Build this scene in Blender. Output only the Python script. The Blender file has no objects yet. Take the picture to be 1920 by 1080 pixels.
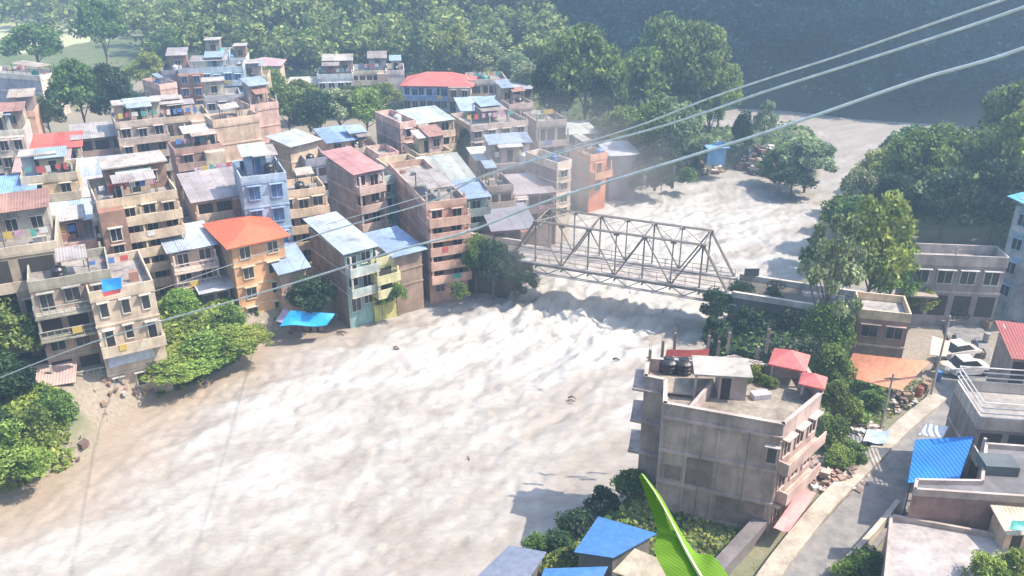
import bpy, math, random
import numpy as np
from mathutils import Vector, Matrix
R = math.radians
random.seed(7)
rng = np.random.default_rng(11)
S = bpy.context.scene
C = S.collection

# ------------------------------------------------------------------ camera, world, sun, exposure
CAMH, PITCH, F = 42.0, R(25), 1600.0
cp, sp = math.cos(PITCH), math.sin(PITCH)
cd = bpy.data.cameras.new('camera'); cam = bpy.data.objects.new('camera', cd); C.objects.link(cam)
cam.location = (0, 0, CAMH); cam.rotation_euler = (R(90) - PITCH, 0, 0)
cd.sensor_width = 36; cd.lens = 36 * F / 1920; cd.clip_start = 0.1; cd.clip_end = 3000
S.camera = cam
SUN_EL, SUN_DIR = R(53), Vector((0.985, -0.05, 0)).normalized()
w = bpy.data.worlds.new('World'); S.world = w; w.use_nodes = True
nt = w.node_tree; bg = nt.nodes['Background']
sky = nt.nodes.new('ShaderNodeTexSky'); sky.sky_type = 'NISHITA'; sky.sun_disc = False
sky.sun_elevation = SUN_EL; sky.sun_rotation = math.atan2(SUN_DIR.x, SUN_DIR.y)
sky.dust_density = 2.0
nt.links.new(sky.outputs[0], bg.inputs[0]); bg.inputs[1].default_value = 0.15
sd = bpy.data.lights.new('sun', 'SUN'); sd.energy = 4.2; sd.angle = R(0.6); sd.color = (1.0, 0.885, 0.73)
sun = bpy.data.objects.new('sun', sd); C.objects.link(sun)
sv = Vector((SUN_DIR.x * math.cos(SUN_EL), SUN_DIR.y * math.cos(SUN_EL), math.sin(SUN_EL)))
sun.rotation_euler = sv.to_track_quat('Z', 'Y').to_euler(); sun.location = sv * 200
S.view_settings.view_transform = 'Standard'; S.view_settings.look = 'None'
S.view_settings.exposure = 1.45; S.view_settings.gamma = 1
S.render.resolution_x, S.render.resolution_y = 1024, 576

# ------------------------------------------------------------------ projection helpers
def P(px, py, z=0.0):
    dx = (px - 960) / F; dy = (540 - py) / F
    t = (CAMH - z) / (sp - dy * cp)
    return Vector((dx * t, (cp + dy * sp) * t, z))
def PT(px, py, t):
    dx = (px - 960) / F; dy = (540 - py) / F
    return Vector((dx * t, (cp + dy * sp) * t, CAMH - (sp - dy * cp) * t))
def ztop(Y, py):
    dy = (540 - py) / F; t = Y / (cp + dy * sp)
    return CAMH - t * (sp - dy * cp)
def reach(X, Y, z, ux, uy, px):
    k = (px - 960) / F; t0 = Y * cp + (CAMH - z) * sp
    return (k * t0 - X) / (ux - k * uy * cp)

# ------------------------------------------------------------------ noise
_tab = rng.random((256, 256))
def vnoise(x, y):
    xi = np.floor(x).astype(int); yi = np.floor(y).astype(int)
    fx = x - xi; fy = y - yi; fx = fx*fx*(3-2*fx); fy = fy*fy*(3-2*fy)
    a = _tab[xi % 256, yi % 256]; b = _tab[(xi+1) % 256, yi % 256]
    c = _tab[xi % 256, (yi+1) % 256]; d = _tab[(xi+1) % 256, (yi+1) % 256]
    return (a*(1-fx)+b*fx)*(1-fy)+(c*(1-fx)+d*fx)*fy
def fbm(x, y, o=4):
    s = 0; a = .5
    for i in range(o):
        s = s + a*vnoise(x*2**i+i*17.3, y*2**i+i*9.1); a *= .5
    return s

# ------------------------------------------------------------------ materials
MATS = {}
def newmat(key):
    m = bpy.data.materials.new(key if isinstance(key, str) else 'mat'); m.use_nodes = True
    return m, m.node_tree, m.node_tree.nodes['Principled BSDF']
def nd(t, ty, **k):
    n = t.nodes.new(ty)
    for a, b in k.items(): setattr(n, a, b)
    return n
def noise(t, scale, detail=5, rough=.6, vec=None, dist=0):
    n = nd(t, 'ShaderNodeTexNoise'); n.inputs['Scale'].default_value = scale
    n.inputs['Detail'].default_value = detail; n.inputs['Roughness'].default_value = rough
    n.inputs['Distortion'].default_value = dist
    if vec is not None: t.links.new(vec, n.inputs['Vector'])
    return n
def ramp(t, src, stops):
    r = nd(t, 'ShaderNodeValToRGB'); t.links.new(src, r.inputs[0]); e = r.color_ramp.elements
    while len(e) < len(stops): e.new(0.5)
    for i, (p_, c) in enumerate(stops):
        e[i].position = p_; e[i].color = (*c, 1) if len(c) == 3 else c
    return r
def mixc(t, fac, a, b, mode='MIX'):
    m = nd(t, 'ShaderNodeMix', data_type='RGBA', blend_type=mode)
    for s, v in ((m.inputs[0], fac), (m.inputs[6], a), (m.inputs[7], b)):
        if hasattr(v, 'is_output') or isinstance(v, bpy.types.NodeSocket): t.links.new(v, s)
        elif isinstance(v, (int, float)): s.default_value = v
        else: s.default_value = (*v, 1)
    return m.outputs[2]
def bump(t, b, h, strength=.4, dist=.05):
    n = nd(t, 'ShaderNodeBump'); n.inputs['Strength'].default_value = strength; n.inputs['Distance'].default_value = dist
    t.links.new(h, n.inputs['Height']); t.links.new(n.outputs[0], b.inputs['Normal'])
def plaster(col, dirt=.45, rough=.85):
    key = ('pl', tuple(round(c, 3) for c in col), dirt)
    if key in MATS: return MATS[key]
    m, t, b = newmat('plaster'); tc = nd(t, 'ShaderNodeNewGeometry')
    mp = nd(t, 'ShaderNodeMapping'); mp.inputs['Scale'].default_value = (1, 1, .22)
    t.links.new(tc.outputs['Position'], mp.inputs[0])
    n1 = noise(t, 1.6, 8, .7, mp.outputs[0]); n2 = noise(t, .5, 5, .65, tc.outputs['Position'])
    r1 = ramp(t, n1.outputs[0], [(.44, (0, 0, 0)), (.62, (1, 1, 1))])
    r2 = ramp(t, n2.outputs[0], [(.33, (.62, .60, .58)), (.66, (1.10, 1.08, 1.06))])
    dark = tuple(c * .38 + .03 for c in col)
    f = nd(t, 'ShaderNodeMath', operation='MULTIPLY'); f.inputs[1].default_value = dirt
    t.links.new(r1.outputs[0], f.inputs[0])
    c1 = mixc(t, f.outputs[0], col, dark)
    c2 = mixc(t, 1.0, c1, r2.outputs[0], 'MULTIPLY')
    t.links.new(c2, b.inputs['Base Color']); b.inputs['Roughness'].default_value = rough
    n3 = noise(t, 14, 4, .6, tc.outputs['Position']); bump(t, b, n3.outputs[0], .3, .03)
    MATS[key] = m; return m
def brickmat(col=(.32, .16, .11), mort=(.32, .28, .25)):
    key = ('br', col)
    if key in MATS: return MATS[key]
    m, t, b = newmat('brick_wall'); tc = nd(t, 'ShaderNodeTexCoord')
    sx = nd(t, 'ShaderNodeSeparateXYZ'); t.links.new(tc.outputs['Object'], sx.inputs[0])
    ad = nd(t, 'ShaderNodeMath', operation='ADD'); t.links.new(sx.outputs[0], ad.inputs[0]); t.links.new(sx.outputs[1], ad.inputs[1])
    cx = nd(t, 'ShaderNodeCombineXYZ'); t.links.new(ad.outputs[0], cx.inputs[0]); t.links.new(sx.outputs[2], cx.inputs[1])
    br = nd(t, 'ShaderNodeTexBrick'); t.links.new(cx.outputs[0], br.inputs[0]); br.inputs['Scale'].default_value = 2.2
    br.inputs['Color1'].default_value = (*col, 1); br.inputs['Color2'].default_value = (*[c*.7 for c in col], 1)
    br.inputs['Mortar'].default_value = (*mort, 1); br.inputs['Mortar Size'].default_value = .03
    n2 = noise(t, .6, 7, .7, tc.outputs['Object']); r2 = ramp(t, n2.outputs[0], [(.35, (.6, .58, .57)), (.65, (1.2, 1.15, 1.1))])
    t.links.new(mixc(t, 1.0, br.outputs[0], r2.outputs[0], 'MULTIPLY'), b.inputs['Base Color'])
    b.inputs['Roughness'].default_value = .9; bump(t, b, br.outputs[1], -.4, .02)
    MATS[key] = m; return m
def tin(col, rust=.6):
    key = ('tin', tuple(round(c, 3) for c in col), rust)
    if key in MATS: return MATS[key]
    m, t, b = newmat('corrugated_sheet'); tc = nd(t, 'ShaderNodeTexCoord')
    wv = nd(t, 'ShaderNodeTexWave', wave_type='BANDS', bands_direction='X'); wv.inputs['Scale'].default_value = 1.3
    t.links.new(tc.outputs['Object'], wv.inputs[0])
    n1 = noise(t, .9, 7, .7, tc.outputs['Object'])
    r1 = ramp(t, n1.outputs[0], [(.48, (0, 0, 0)), (.7, (1, 1, 1))])
    f = nd(t, 'ShaderNodeMath', operation='MULTIPLY'); f.inputs[1].default_value = rust; t.links.new(r1.outputs[0], f.inputs[0])
    c1 = mixc(t, f.outputs[0], col, (.16, .09, .06))
    n2 = noise(t, .25, 3, .5, tc.outputs['Object']); r2 = ramp(t, n2.outputs[0], [(.4, (.82, .82, .82)), (.6, (1.05, 1.05, 1.05))])
    gi = nd(t, 'ShaderNodeNewGeometry'); mr = nd(t, 'ShaderNodeMapRange'); mr.inputs[3].default_value = .74; mr.inputs[4].default_value = 1.08; t.links.new(gi.outputs['Random Per Island'], mr.inputs[0])
    vm = nd(t, 'ShaderNodeVectorMath', operation='SCALE'); t.links.new(r2.outputs[0], vm.inputs[0]); t.links.new(mr.outputs[0], vm.inputs['Scale'])
    t.links.new(mixc(t, 1.0, c1, vm.outputs[0], 'MULTIPLY'), b.inputs['Base Color'])
    b.inputs['Roughness'].default_value = .55; bump(t, b, wv.outputs[1], .6, .04)
    MATS[key] = m; return m
def flat(name, col, rough=.7, metal=0.0):
    key = ('fl', name, col)
    if key in MATS: return MATS[key]
    m, t, b = newmat(name); tc = nd(t, 'ShaderNodeTexCoord'); n = noise(t, 3, 4, .6, tc.outputs['Object'])
    r = ramp(t, n.outputs[0], [(.3, (.75, .75, .75)), (.7, (1.1, 1.1, 1.1))])
    t.links.new(mixc(t, 1.0, col, r.outputs[0], 'MULTIPLY'), b.inputs['Base Color'])
    b.inputs['Roughness'].default_value = rough; b.inputs['Metallic'].default_value = metal
    MATS[key] = m; return m
def leafmat(name, dark, light, hue=.03):
    key = ('leaf', name)
    if key in MATS: return MATS[key]
    m = bpy.data.materials.new(name); m.use_nodes = True; t = m.node_tree; b = t.nodes['Principled BSDF']
    g = nd(t, 'ShaderNodeNewGeometry'); oi = nd(t, 'ShaderNodeObjectInfo')
    n = noise(t, .45, 4, .6, g.outputs['Position'])
    ad = nd(t, 'ShaderNodeMath', operation='MULTIPLY_ADD'); ad.inputs[1].default_value = .35; ad.inputs[2].default_value = -.17
    t.links.new(g.outputs['Random Per Island'], ad.inputs[0])
    a2 = nd(t, 'ShaderNodeMath', operation='ADD'); t.links.new(n.outputs[0], a2.inputs[0]); t.links.new(ad.outputs[0], a2.inputs[1])
    r = ramp(t, a2.outputs[0], [(.32, dark), (.68, light)])
    hs = nd(t, 'ShaderNodeHueSaturation'); t.links.new(r.outputs[0], hs.inputs['Color'])
    mh = nd(t, 'ShaderNodeMapRange'); mh.inputs[3].default_value = .5 - hue; mh.inputs[4].default_value = .5 + hue
    t.links.new(oi.outputs['Random'], mh.inputs[0]); t.links.new(mh.outputs[0], hs.inputs['Hue'])
    far_ = name in ('leaf_gorge_shaded', 'leaf_forest')
    t.links.new(hs.outputs[0], b.inputs['Base Color']); b.inputs['Roughness'].default_value = .9 if far_ else .55
    b.inputs['Specular IOR Level'].default_value = .02 if far_ else .25
    tr = nd(t, 'ShaderNodeBsdfTranslucent'); t.links.new(hs.outputs[0], tr.inputs[0])
    mx = nd(t, 'ShaderNodeMixShader'); mx.inputs[0].default_value = .12 if name == 'leaf_gorge_shaded' else .35
    t.links.new(b.outputs[0], mx.inputs[1]); t.links.new(tr.outputs[0], mx.inputs[2])
    t.links.new(mx.outputs[0], t.nodes['Material Output'].inputs[0])
    MATS[key] = m; return m

CONC = (.36, .33, .31); DARK = (.05, .045, .045)
LEAF = {
 'mid': leafmat('leaf_mid_green', (.035, .085, .022), (.26, .36, .09)),
 'bright': leafmat('leaf_bright_green', (.07, .14, .02), (.40, .50, .12)),
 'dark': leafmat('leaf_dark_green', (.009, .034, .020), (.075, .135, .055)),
 'pale': leafmat('leaf_pale_green', (.10, .15, .06), (.42, .48, .26)),
 'forest': leafmat('leaf_forest', (.055, .11, .03), (.44, .50, .17), .0),
 'gorge': leafmat('leaf_gorge_shaded', (.004, .024, .030), (.016, .058, .066), .0),  # forest leaf colour darkened and blued for the gorge's shade and haze
}
BARK = flat('bark', (.16, .12, .09), .9)

# ------------------------------------------------------------------ mesh builder
class MB:
    def __init__(s): s.v = []; s.f = []; s.m = []; s.sm = []
    def quad(s, a, b, c, d, mi=0):
        n = len(s.v); s.v += [tuple(a), tuple(b), tuple(c), tuple(d)]; s.f.append((n, n+1, n+2, n+3)); s.m.append(mi)
    def box(s, x0, y0, z0, x1, y1, z1, mi=0, mf=None):
        n = len(s.v)
        s.v += [(x0,y0,z0),(x1,y0,z0),(x1,y1,z0),(x0,y1,z0),(x0,y0,z1),(x1,y0,z1),(x1,y1,z1),(x0,y1,z1)]
        F_ = [(0,3,2,1),(4,5,6,7),(0,1,5,4),(1,2,6,5),(2,3,7,6),(3,0,4,7)]   # bottom top front right back left
        for i, f in enumerate(F_):
            s.f.append(tuple(n+j for j in f)); s.m.append(mf[i] if mf else mi)
    def prism(s, poly, z0, z1, mi=0, top=None):
        n = len(s.v); k = len(poly)
        z0f = z0 if callable(z0) else (lambda i: z0)
        s.v += [(p_[0], p_[1], z0) for p_ in poly] + [(p_[0], p_[1], z1) for p_ in poly]
        s.f.append(tuple(n+i for i in reversed(range(k)))); s.m.append(mi)
        s.f.append(tuple(n+k+i for i in range(k))); s.m.append(mi if top is None else top)
        for i in range(k):
            j = (i+1) % k; s.f.append((n+i, n+j, n+k+j, n+k+i)); s.m.append(mi)
    def slab(s, a, b, c, d, th, mi=0):
        """sheet through four corner points, thickness th downward"""
        n = len(s.v); P4 = [Vector(q) for q in (a, b, c, d)]; dn = Vector((0, 0, -th))
        s.v += [tuple(q) for q in P4] + [tuple(q+dn) for q in P4]
        for f in ((0,1,2,3),(7,6,5,4),(0,4,5,1),(1,5,6,2),(2,6,7,3),(3,7,4,0)):
            s.f.append(tuple(n+j for j in f)); s.m.append(mi)
    def tube(s, pts, rad, k=6, mi=0, cap=True):
        pts = [Vector(q) for q in pts]; n0 = len(s.v); m_ = len(pts)
        if not hasattr(rad, '__len__'): rad = [rad]*m_
        for i, q in enumerate(pts):
            d = (pts[min(i+1, m_-1)] - pts[max(i-1, 0)]).normalized()
            a = d.cross(Vector((0, 0, 1)));
            if a.length < 1e-3: a = Vector((1, 0, 0))
            a.normalize(); b = d.cross(a)
            for j in range(k):
                th = 2*math.pi*j/k; s.v.append(tuple(q + (a*math.cos(th)+b*math.sin(th))*rad[i]))
        for i in range(m_-1):
            for j in range(k):
                s.f.append((n0+i*k+j, n0+i*k+(j+1) % k, n0+(i+1)*k+(j+1) % k, n0+(i+1)*k+j)); s.m.append(mi)
        if cap:
            s.f.append(tuple(n0+j for j in reversed(range(k)))); s.m.append(mi)
            s.f.append(tuple(n0+(m_-1)*k+j for j in range(k))); s.m.append(mi)
    def lathe(s, prof, cx=0, cy=0, k=12, mi=0):
        n0 = len(s.v)
        for r, z in prof:
            for j in range(k):
                th = 2*math.pi*j/k; s.v.append((cx+r*math.cos(th), cy+r*math.sin(th), z))
        for i in range(len(prof)-1):
            for j in range(k):
                s.f.append((n0+i*k+j, n0+i*k+(j+1) % k, n0+(i+1)*k+(j+1) % k, n0+(i+1)*k+j)); s.m.append(mi)
        s.f.append(tuple(n0+j for j in reversed(range(k)))); s.m.append(mi)
        s.f.append(tuple(n0+(len(prof)-1)*k+j for j in range(k))); s.m.append(mi)
    def mesh(s, name, mats):
        me = bpy.data.meshes.new(name); me.from_pydata(s.v, [], s.f)
        for m in (mats if isinstance(mats, (list, tuple)) else [mats]): me.materials.append(m)
        if any(s.m): me.polygons.foreach_set('material_index', s.m)
        me.update(); return me
    def build(s, name, mats, parent=None, loc=None, rz=0, label=None):
        return link(name, s.mesh(name, mats), parent, loc, rz, label)
def link(name, me, parent=None, loc=None, rz=0, label=None):
    o = bpy.data.objects.new(name, me); C.objects.link(o)
    if parent: o.parent = parent
    if loc is not None: o.location = loc
    if rz: o.rotation_euler = (0, 0, rz)
    if label: o['label'] = label
    return o
def thing(name, label, cat, loc=(0, 0, 0), rz=0, group=None):
    o = bpy.data.objects.new(name, None); C.objects.link(o); o.location = loc; o.rotation_euler = (0, 0, rz)
    o.empty_display_size = .3
    return tag(o, label, cat, group)
def tag(o, label, cat, group=None):
    o['label'] = label; o['category'] = cat
    if group: o['group'] = group
    return o
def npmesh(name, V, Q, mat):
    me = bpy.data.meshes.new(name); nv, nf = len(V), len(Q); k = Q.shape[1]
    me.vertices.add(nv); me.vertices.foreach_set('co', np.ascontiguousarray(V, dtype=np.float32).ravel())
    me.loops.add(nf*k); me.loops.foreach_set('vertex_index', np.ascontiguousarray(Q, dtype=np.int32).ravel())
    me.polygons.add(nf); me.polygons.foreach_set('loop_start', np.arange(0, nf*k, k, dtype=np.int32))
    me.polygons.foreach_set('loop_total', np.full(nf, k, dtype=np.int32))
    if mat: me.materials.append(mat)
    me.update(calc_edges=True); return me
def vattr(me, name, vals):
    a = me.attributes.new(name, 'FLOAT', 'POINT'); a.data.foreach_set('value', np.ascontiguousarray(vals, dtype=np.float32).ravel())

# ------------------------------------------------------------------ river outline and terrain
left_px = [(-500,1060),(-200,975),(0,930),(120,893),(195,850),(215,800),(300,752),(420,700),(520,640),(640,606),(760,572),(880,550),(955,540),
           (985,515),(1010,490),(1030,440),(1090,398),(1145,362),(1210,352),(1300,338),(1380,322),(1440,336),(1500,352),(1545,335),(1562,300),
           (1540,268),(1470,256),(1400,264),(1330,262),(1300,240),(1330,214),(1400,206),(1460,208),(1600,226),(1820,240),(1960,250)]
right_px = [(1960,268),(1820,270),(1690,282),(1640,305),(1600,350),(1545,410),(1515,470),(1500,535),(1400,572),(1345,590),(1320,640),(1300,700),(1200,790),(1190,900),
            (1130,955),(1010,1048),(900,1105),(700,1250),(-500,1400)]
poly = [P(x, y, 0).to_2d() for x, y in left_px] + [P(x, y, 0).to_2d() for x, y in right_px]
PV = np.array([(q.x, q.y) for q in poly])
def sdist(x, y, pv=PV):
    """positive outside the river"""
    x = np.asarray(x, float); y = np.asarray(y, float); best = np.full(x.shape, 1e9); ins = np.zeros(x.shape, bool)
    n = len(pv)
    for i in range(n):
        ax, ay = pv[i]; bx, by = pv[(i+1) % n]; ex, ey = bx-ax, by-ay
        t = np.clip(((x-ax)*ex+(y-ay)*ey)/(ex*ex+ey*ey+1e-9), 0, 1)
        best = np.minimum(best, np.hypot(x-ax-t*ex, y-ay-t*ey))
        c = ((ay > y) != (by > y)) & (x < (bx-ax)*(y-ay)/(by-ay+1e-12)+ax); ins ^= c
    return np.where(ins, -best, best)
def sst(a, b, x):
    t = np.clip((x-a)/(b-a), 0, 1); return t*t*(3-2*t)
RX = np.array([[10, 30], [17.8, 40], [25.4, 48], [36.8, 61], [43.7, 73], [46, 90], [54, 103], [66, 122], [86, 148], [112, 165], [150, 200]], float)
def ground(x, y):
    x = np.asarray(x, float); y = np.asarray(y, float)
    d = sdist(x, y) + 1.2*(fbm(x*.25, y*.25, 3)-.5)
    z = -2.5 + 6.2*sst(-2.5, 4.5, d)
    z = z + .4*(fbm(x*.1+5, y*.1, 3)-.5)*sst(2, 8, d)
    # far wooded hills
    yb = np.interp(x, [-200, -110, -80, 0, 25, 60, 140], [330, 300, 205, 197, 186, 176, 158])
    hb = np.clip(y-yb, 0, None); sl = np.interp(x, [-200, -90, 0, 30, 70], [.12, .28, .42, .65, .95])
    z = z + hb*sl + 6*(fbm(x*.03, y*.03, 3)-.45)*sst(0, 30, hb)
    z = np.where(z > 50, 50+30*(1-np.exp(-(z-50)/30)), z)
    # right wooded slope
    xr = np.interp(y, RX[:, 1], RX[:, 0]) + 4.5
    z = z + np.clip(x-xr, 0, None)*np.interp(y, [40, 62, 95, 115, 150], [.25, .10, .12, .32, .32])*sst(0, 2, d)
    z = np.minimum(z, 84) + 95*sst(60, 150, x)*sst(178, 225, y)*sst(330, 260, x)  # mountain added at right, mostly out of view, to shade the gorge
    # hillside under the viewer
    z = np.maximum(z, np.minimum(38.5 - 1.12*y, 42))
    return z
def gz(x, y): return float(ground(np.array([x]), np.array([y]))[0])

def grid(x0, x1, y0, y1, st):
    xs = np.arange(x0, x1+.01, st); ys = np.arange(y0, y1+.01, st); X, Y = np.meshgrid(xs, ys)
    nx, ny = len(xs), len(ys); i = np.arange(nx*ny).reshape(ny, nx)
    Q = np.stack([i[:-1, :-1], i[:-1, 1:], i[1:, 1:], i[1:, :-1]], -1).reshape(-1, 4)
    return X.ravel(), Y.ravel(), Q
def smooth(me): me.polygons.foreach_set('use_smooth', [True]*len(me.polygons))

# ground sheet: fine grid near, coarse far, one mesh
xs = np.concatenate([np.arange(-900, -140, 20), np.arange(-140, 120, 1.25), np.arange(120, 900, 20)])
ys = np.concatenate([np.arange(-60, 30, 5), np.arange(30, 200, 1.25), np.arange(200, 380, 4), np.arange(380, 1200, 25)])
X, Y = np.meshgrid(xs, ys); nx, ny = len(xs), len(ys); idx = np.arange(nx*ny).reshape(ny, nx)
Q = np.stack([idx[:-1, :-1], idx[:-1, 1:], idx[1:, 1:], idx[1:, :-1]], -1).reshape(-1, 4)
X = X.ravel(); Y = Y.ravel(); Z = ground(X, Y); D = sdist(X, Y)
gm, t, b = newmat('ground'); g = nd(t, 'ShaderNodeNewGeometry')
n1 = noise(t, .35, 8, .7, g.outputs['Position']); n2 = noise(t, 3, 6, .7, g.outputs['Position'])
grass = ramp(t, n1.outputs[0], [(.3, (.05, .09, .03)), (.5, (.12, .15, .06)), (.7, (.20, .18, .11))])
dirt = ramp(t, n2.outputs[0], [(.3, (.20, .165, .13)), (.7, (.34, .29, .24))])
at = nd(t, 'ShaderNodeAttribute', attribute_name='bare')
c = mixc(t, at.outputs['Fac'], grass.outputs[0], dirt.outputs[0])
at2 = nd(t, 'ShaderNodeAttribute', attribute_name='field')
c = mixc(t, at2.outputs['Fac'], c, (.42, .42, .25))
at3 = nd(t, 'ShaderNodeAttribute', attribute_name='woodfloor_shade')
c = mixc(t, at3.outputs['Fac'], c, (.020, .040, .025))  # dark forest floor, with the gorge's shade painted in
t.links.new(c, b.inputs['Base Color']); b.inputs['Roughness'].default_value = .95; bump(t, b, n2.outputs[0], .6, .15)
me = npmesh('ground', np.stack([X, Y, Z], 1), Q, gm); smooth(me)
town = sst(2.0, -1.0, D-1.5) + ((X < 5) & (Y < 195) & (Y > 60) & (D > 0))*.85 + ((X > 12) & (Y < 90) & (X < 60))*.45 + ((X > 33) & (Y < 100) & (Y > 62) & (X < 70))*.5
vattr(me, 'bare', np.clip(town + .5*(fbm(X*.3, Y*.3)-.5), 0, 1))
vattr(me, 'field', np.clip(((X < -100) & (Y > 225))*(fbm(X*.02, Y*.035, 2) > .36), 0, 1).astype(float))
vattr(me, 'woodfloor_shade', np.clip(sst(172, 182, Y+.15*X)*sst(-5, 15, X)+.75*sst(196, 206, Y)*(X > -90)+.6*((X > 5) & (Y > 112) & (Y < 175) & (X < 50)), 0, 1))
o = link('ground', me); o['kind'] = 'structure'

# ------------------------------------------------------------------ river water
wxs = np.concatenate([np.arange(-110, -60, 1.2), np.arange(-60, 60, .34), np.arange(60, 140, 1.5)])
wys = np.concatenate([np.arange(30, 120, .34), np.arange(120, 185, .8)])
X, Y = np.meshgrid(wxs, wys); nx, ny = len(wxs), len(wys); idx = np.arange(nx*ny).reshape(ny, nx)
Q = np.stack([idx[:-1, :-1], idx[:-1, 1:], idx[1:, 1:], idx[1:, :-1]], -1).reshape(-1, 4)
X = X.ravel(); Y = Y.ravel(); D = -sdist(X, Y)
keep = D > -4
# flow coordinates: along the current (from under the bridge to lower left)
ang = np.interp(Y, [45, 75, 100, 140], [R(187), R(218), R(245), R(262)])
U = X*np.cos(R(215)) + Y*np.sin(R(215)); V_ = -X*np.sin(R(215)) + Y*np.cos(R(215))
wu = U + 6*fbm(X*.05, Y*.05, 3); wv_ = V_ + 5*fbm(X*.06+9, Y*.06, 3)
rough = .35 + 1.5*np.exp(-((X-8)**2+(Y-84)**2)/380) + 1.3*np.exp(-((X-22)**2+(Y-112)**2)/500) + .8*np.exp(-((X+32)**2+(Y-66)**2)/160) + .35*np.exp(-((X+5)**2+(Y-70)**2)/500)
ridge = 1-2*np.abs(fbm(wu*.11, wv_*.30, 4)-.47)*2.2
h = rough*(.16*(ridge-.45) + .50*(fbm(wu*.40, wv_*.7, 4)-.47))
h += .42*(fbm(wu*1.1, wv_*2.1, 3)-.45)*(.12+rough*.75) + .17*(1-5*np.abs(fbm(wu*1.0, wv_*1.9+4, 3)-.44))*(.1+.7*rough)
ch = 1.2*np.exp(-((X-9)**2+(Y-83)**2)/90) + 1.0*np.exp(-((X-1)**2+(Y-80)**2)/60) + .6*np.exp(-((X-20)**2+(Y-104)**2)/200)
h += ch*(.75*(1-2*np.abs(fbm(wu*.33, wv_*.62, 5)-.47)*2.4-.5) + .5*(fbm(X*.9, Y*.9, 4)-.47))
h += .16*(1-6*np.abs(fbm(wu*1.6, wv_*2.0, 4)-.47))
Z = .12 + h*sst(-3, 5, D)*.9
foam = np.clip(.35*ch + .30*rough*ridge + 1.1*(fbm(wu*.30+3, wv_*.7+7, 6)-.42) + .35*h, 0, 1)
lb = np.array([P(x, y, 0).to_2d()[:] for x, y in left_px[:12]])
dl = np.full(X.shape, 1e9)
for i in range(len(lb)-1):
    ax, ay = lb[i]; bx, by = lb[i+1]; ex, ey = bx-ax, by-ay
    tt = np.clip(((X-ax)*ex+(Y-ay)*ey)/(ex*ex+ey*ey), 0, 1); dl = np.minimum(dl, np.hypot(X-ax-tt*ex, Y-ay-tt*ey))
foam = np.clip(foam + .45*sst(5, 9, dl)*sst(22, 12, dl)*sst(-52, -38, X)*sst(5, -12, X)*(fbm(wu*.2, wv_*.5, 5)+.2) + .30*np.exp(-((X-18)**2+(Y-112)**2)/500), 0, 1)
mud = sst(9, 1, dl + 7*(fbm(X*.12, Y*.12, 3)-.5) + np.clip((X+30)*.25, 0, 5) + np.clip((-38-X)*.4, 0, 8))
wm, t, b = newmat('muddy_water'); g = nd(t, 'ShaderNodeNewGeometry')
mp = nd(t, 'ShaderNodeMapping'); mp.inputs['Rotation'].default_value = (0, 0, R(-32)); mp.inputs['Scale'].default_value = (.28, .9, .5)
t.links.new(g.outputs['Position'], mp.inputs[0])
n1 = noise(t, .55, 10, .72, mp.outputs[0], 1.6); n2 = noise(t, 2.6, 8, .7, mp.outputs[0], .8)
fo = nd(t, 'ShaderNodeAttribute', attribute_name='foam'); mu = nd(t, 'ShaderNodeAttribute', attribute_name='mud')
r1 = ramp(t, n1.outputs[0], [(.38, (0, 0, 0)), (.64, (1, 1, 1))])
s1 = nd(t, 'ShaderNodeMath', operation='MULTIPLY_ADD'); s1.inputs[1].default_value = .34
t.links.new(r1.outputs[0], s1.inputs[0]); t.links.new(fo.outputs['Fac'], s1.inputs[2])
s2 = nd(t, 'ShaderNodeMath', operation='MULTIPLY_ADD'); s2.inputs[1].default_value = .5; s2.inputs[2].default_value = -.25
t.links.new(n2.outputs[0], s2.inputs[0])
n5 = noise(t, 1.7, 7, .62, mp.outputs[0], 2.5)
ab = nd(t, 'ShaderNodeMath', operation='SUBTRACT'); ab.inputs[1].default_value = .5; t.links.new(n5.outputs[0], ab.inputs[0])
ab2 = nd(t, 'ShaderNodeMath', operation='ABSOLUTE'); t.links.new(ab.outputs[0], ab2.inputs[0])
lace = ramp(t, ab2.outputs[0], [(.0, (1, 1, 1)), (.045, (0, 0, 0))])
lm_ = nd(t, 'ShaderNodeMath', operation='MULTIPLY_ADD'); lm_.inputs[1].default_value = .16; t.links.new(lace.outputs[0], lm_.inputs[0]); t.links.new(s2.outputs[0], lm_.inputs[2])
s3 = nd(t, 'ShaderNodeMath', operation='ADD'); t.links.new(s1.outputs[0], s3.inputs[0]); t.links.new(lm_.outputs[0], s3.inputs[1])
cr = ramp(t, s3.outputs[0], [(.0, (.275, .240, .210)), (.3, (.315, .282, .255)), (.6, (.36, .334, .310)), (1.0, (.445, .43, .41))])
cm = mixc(t, mu.outputs['Fac'], cr.outputs[0], mixc(t, n2.outputs[0], (.28, .215, .16), (.42, .35, .29)))
t.links.new(cm, b.inputs['Base Color']); b.inputs['Roughness'].default_value = .45
n4 = noise(t, 9, 8, .75, mp.outputs[0], 1.0)
sm_ = nd(t, 'ShaderNodeMath', operation='MULTIPLY_ADD'); sm_.inputs[1].default_value = .45; t.links.new(n4.outputs[0], sm_.inputs[0]); t.links.new(n2.outputs[0], sm_.inputs[2])
bump(t, b, sm_.outputs[0], .5, .3)
km = keep[Q].all(1)
me = npmesh('river_water', np.stack([X, Y, Z], 1), Q[km], wm); smooth(me)
vattr(me, 'foam', foam); vattr(me, 'mud', mud)
o = link('river_water', me); o['kind'] = 'structure'

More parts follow.
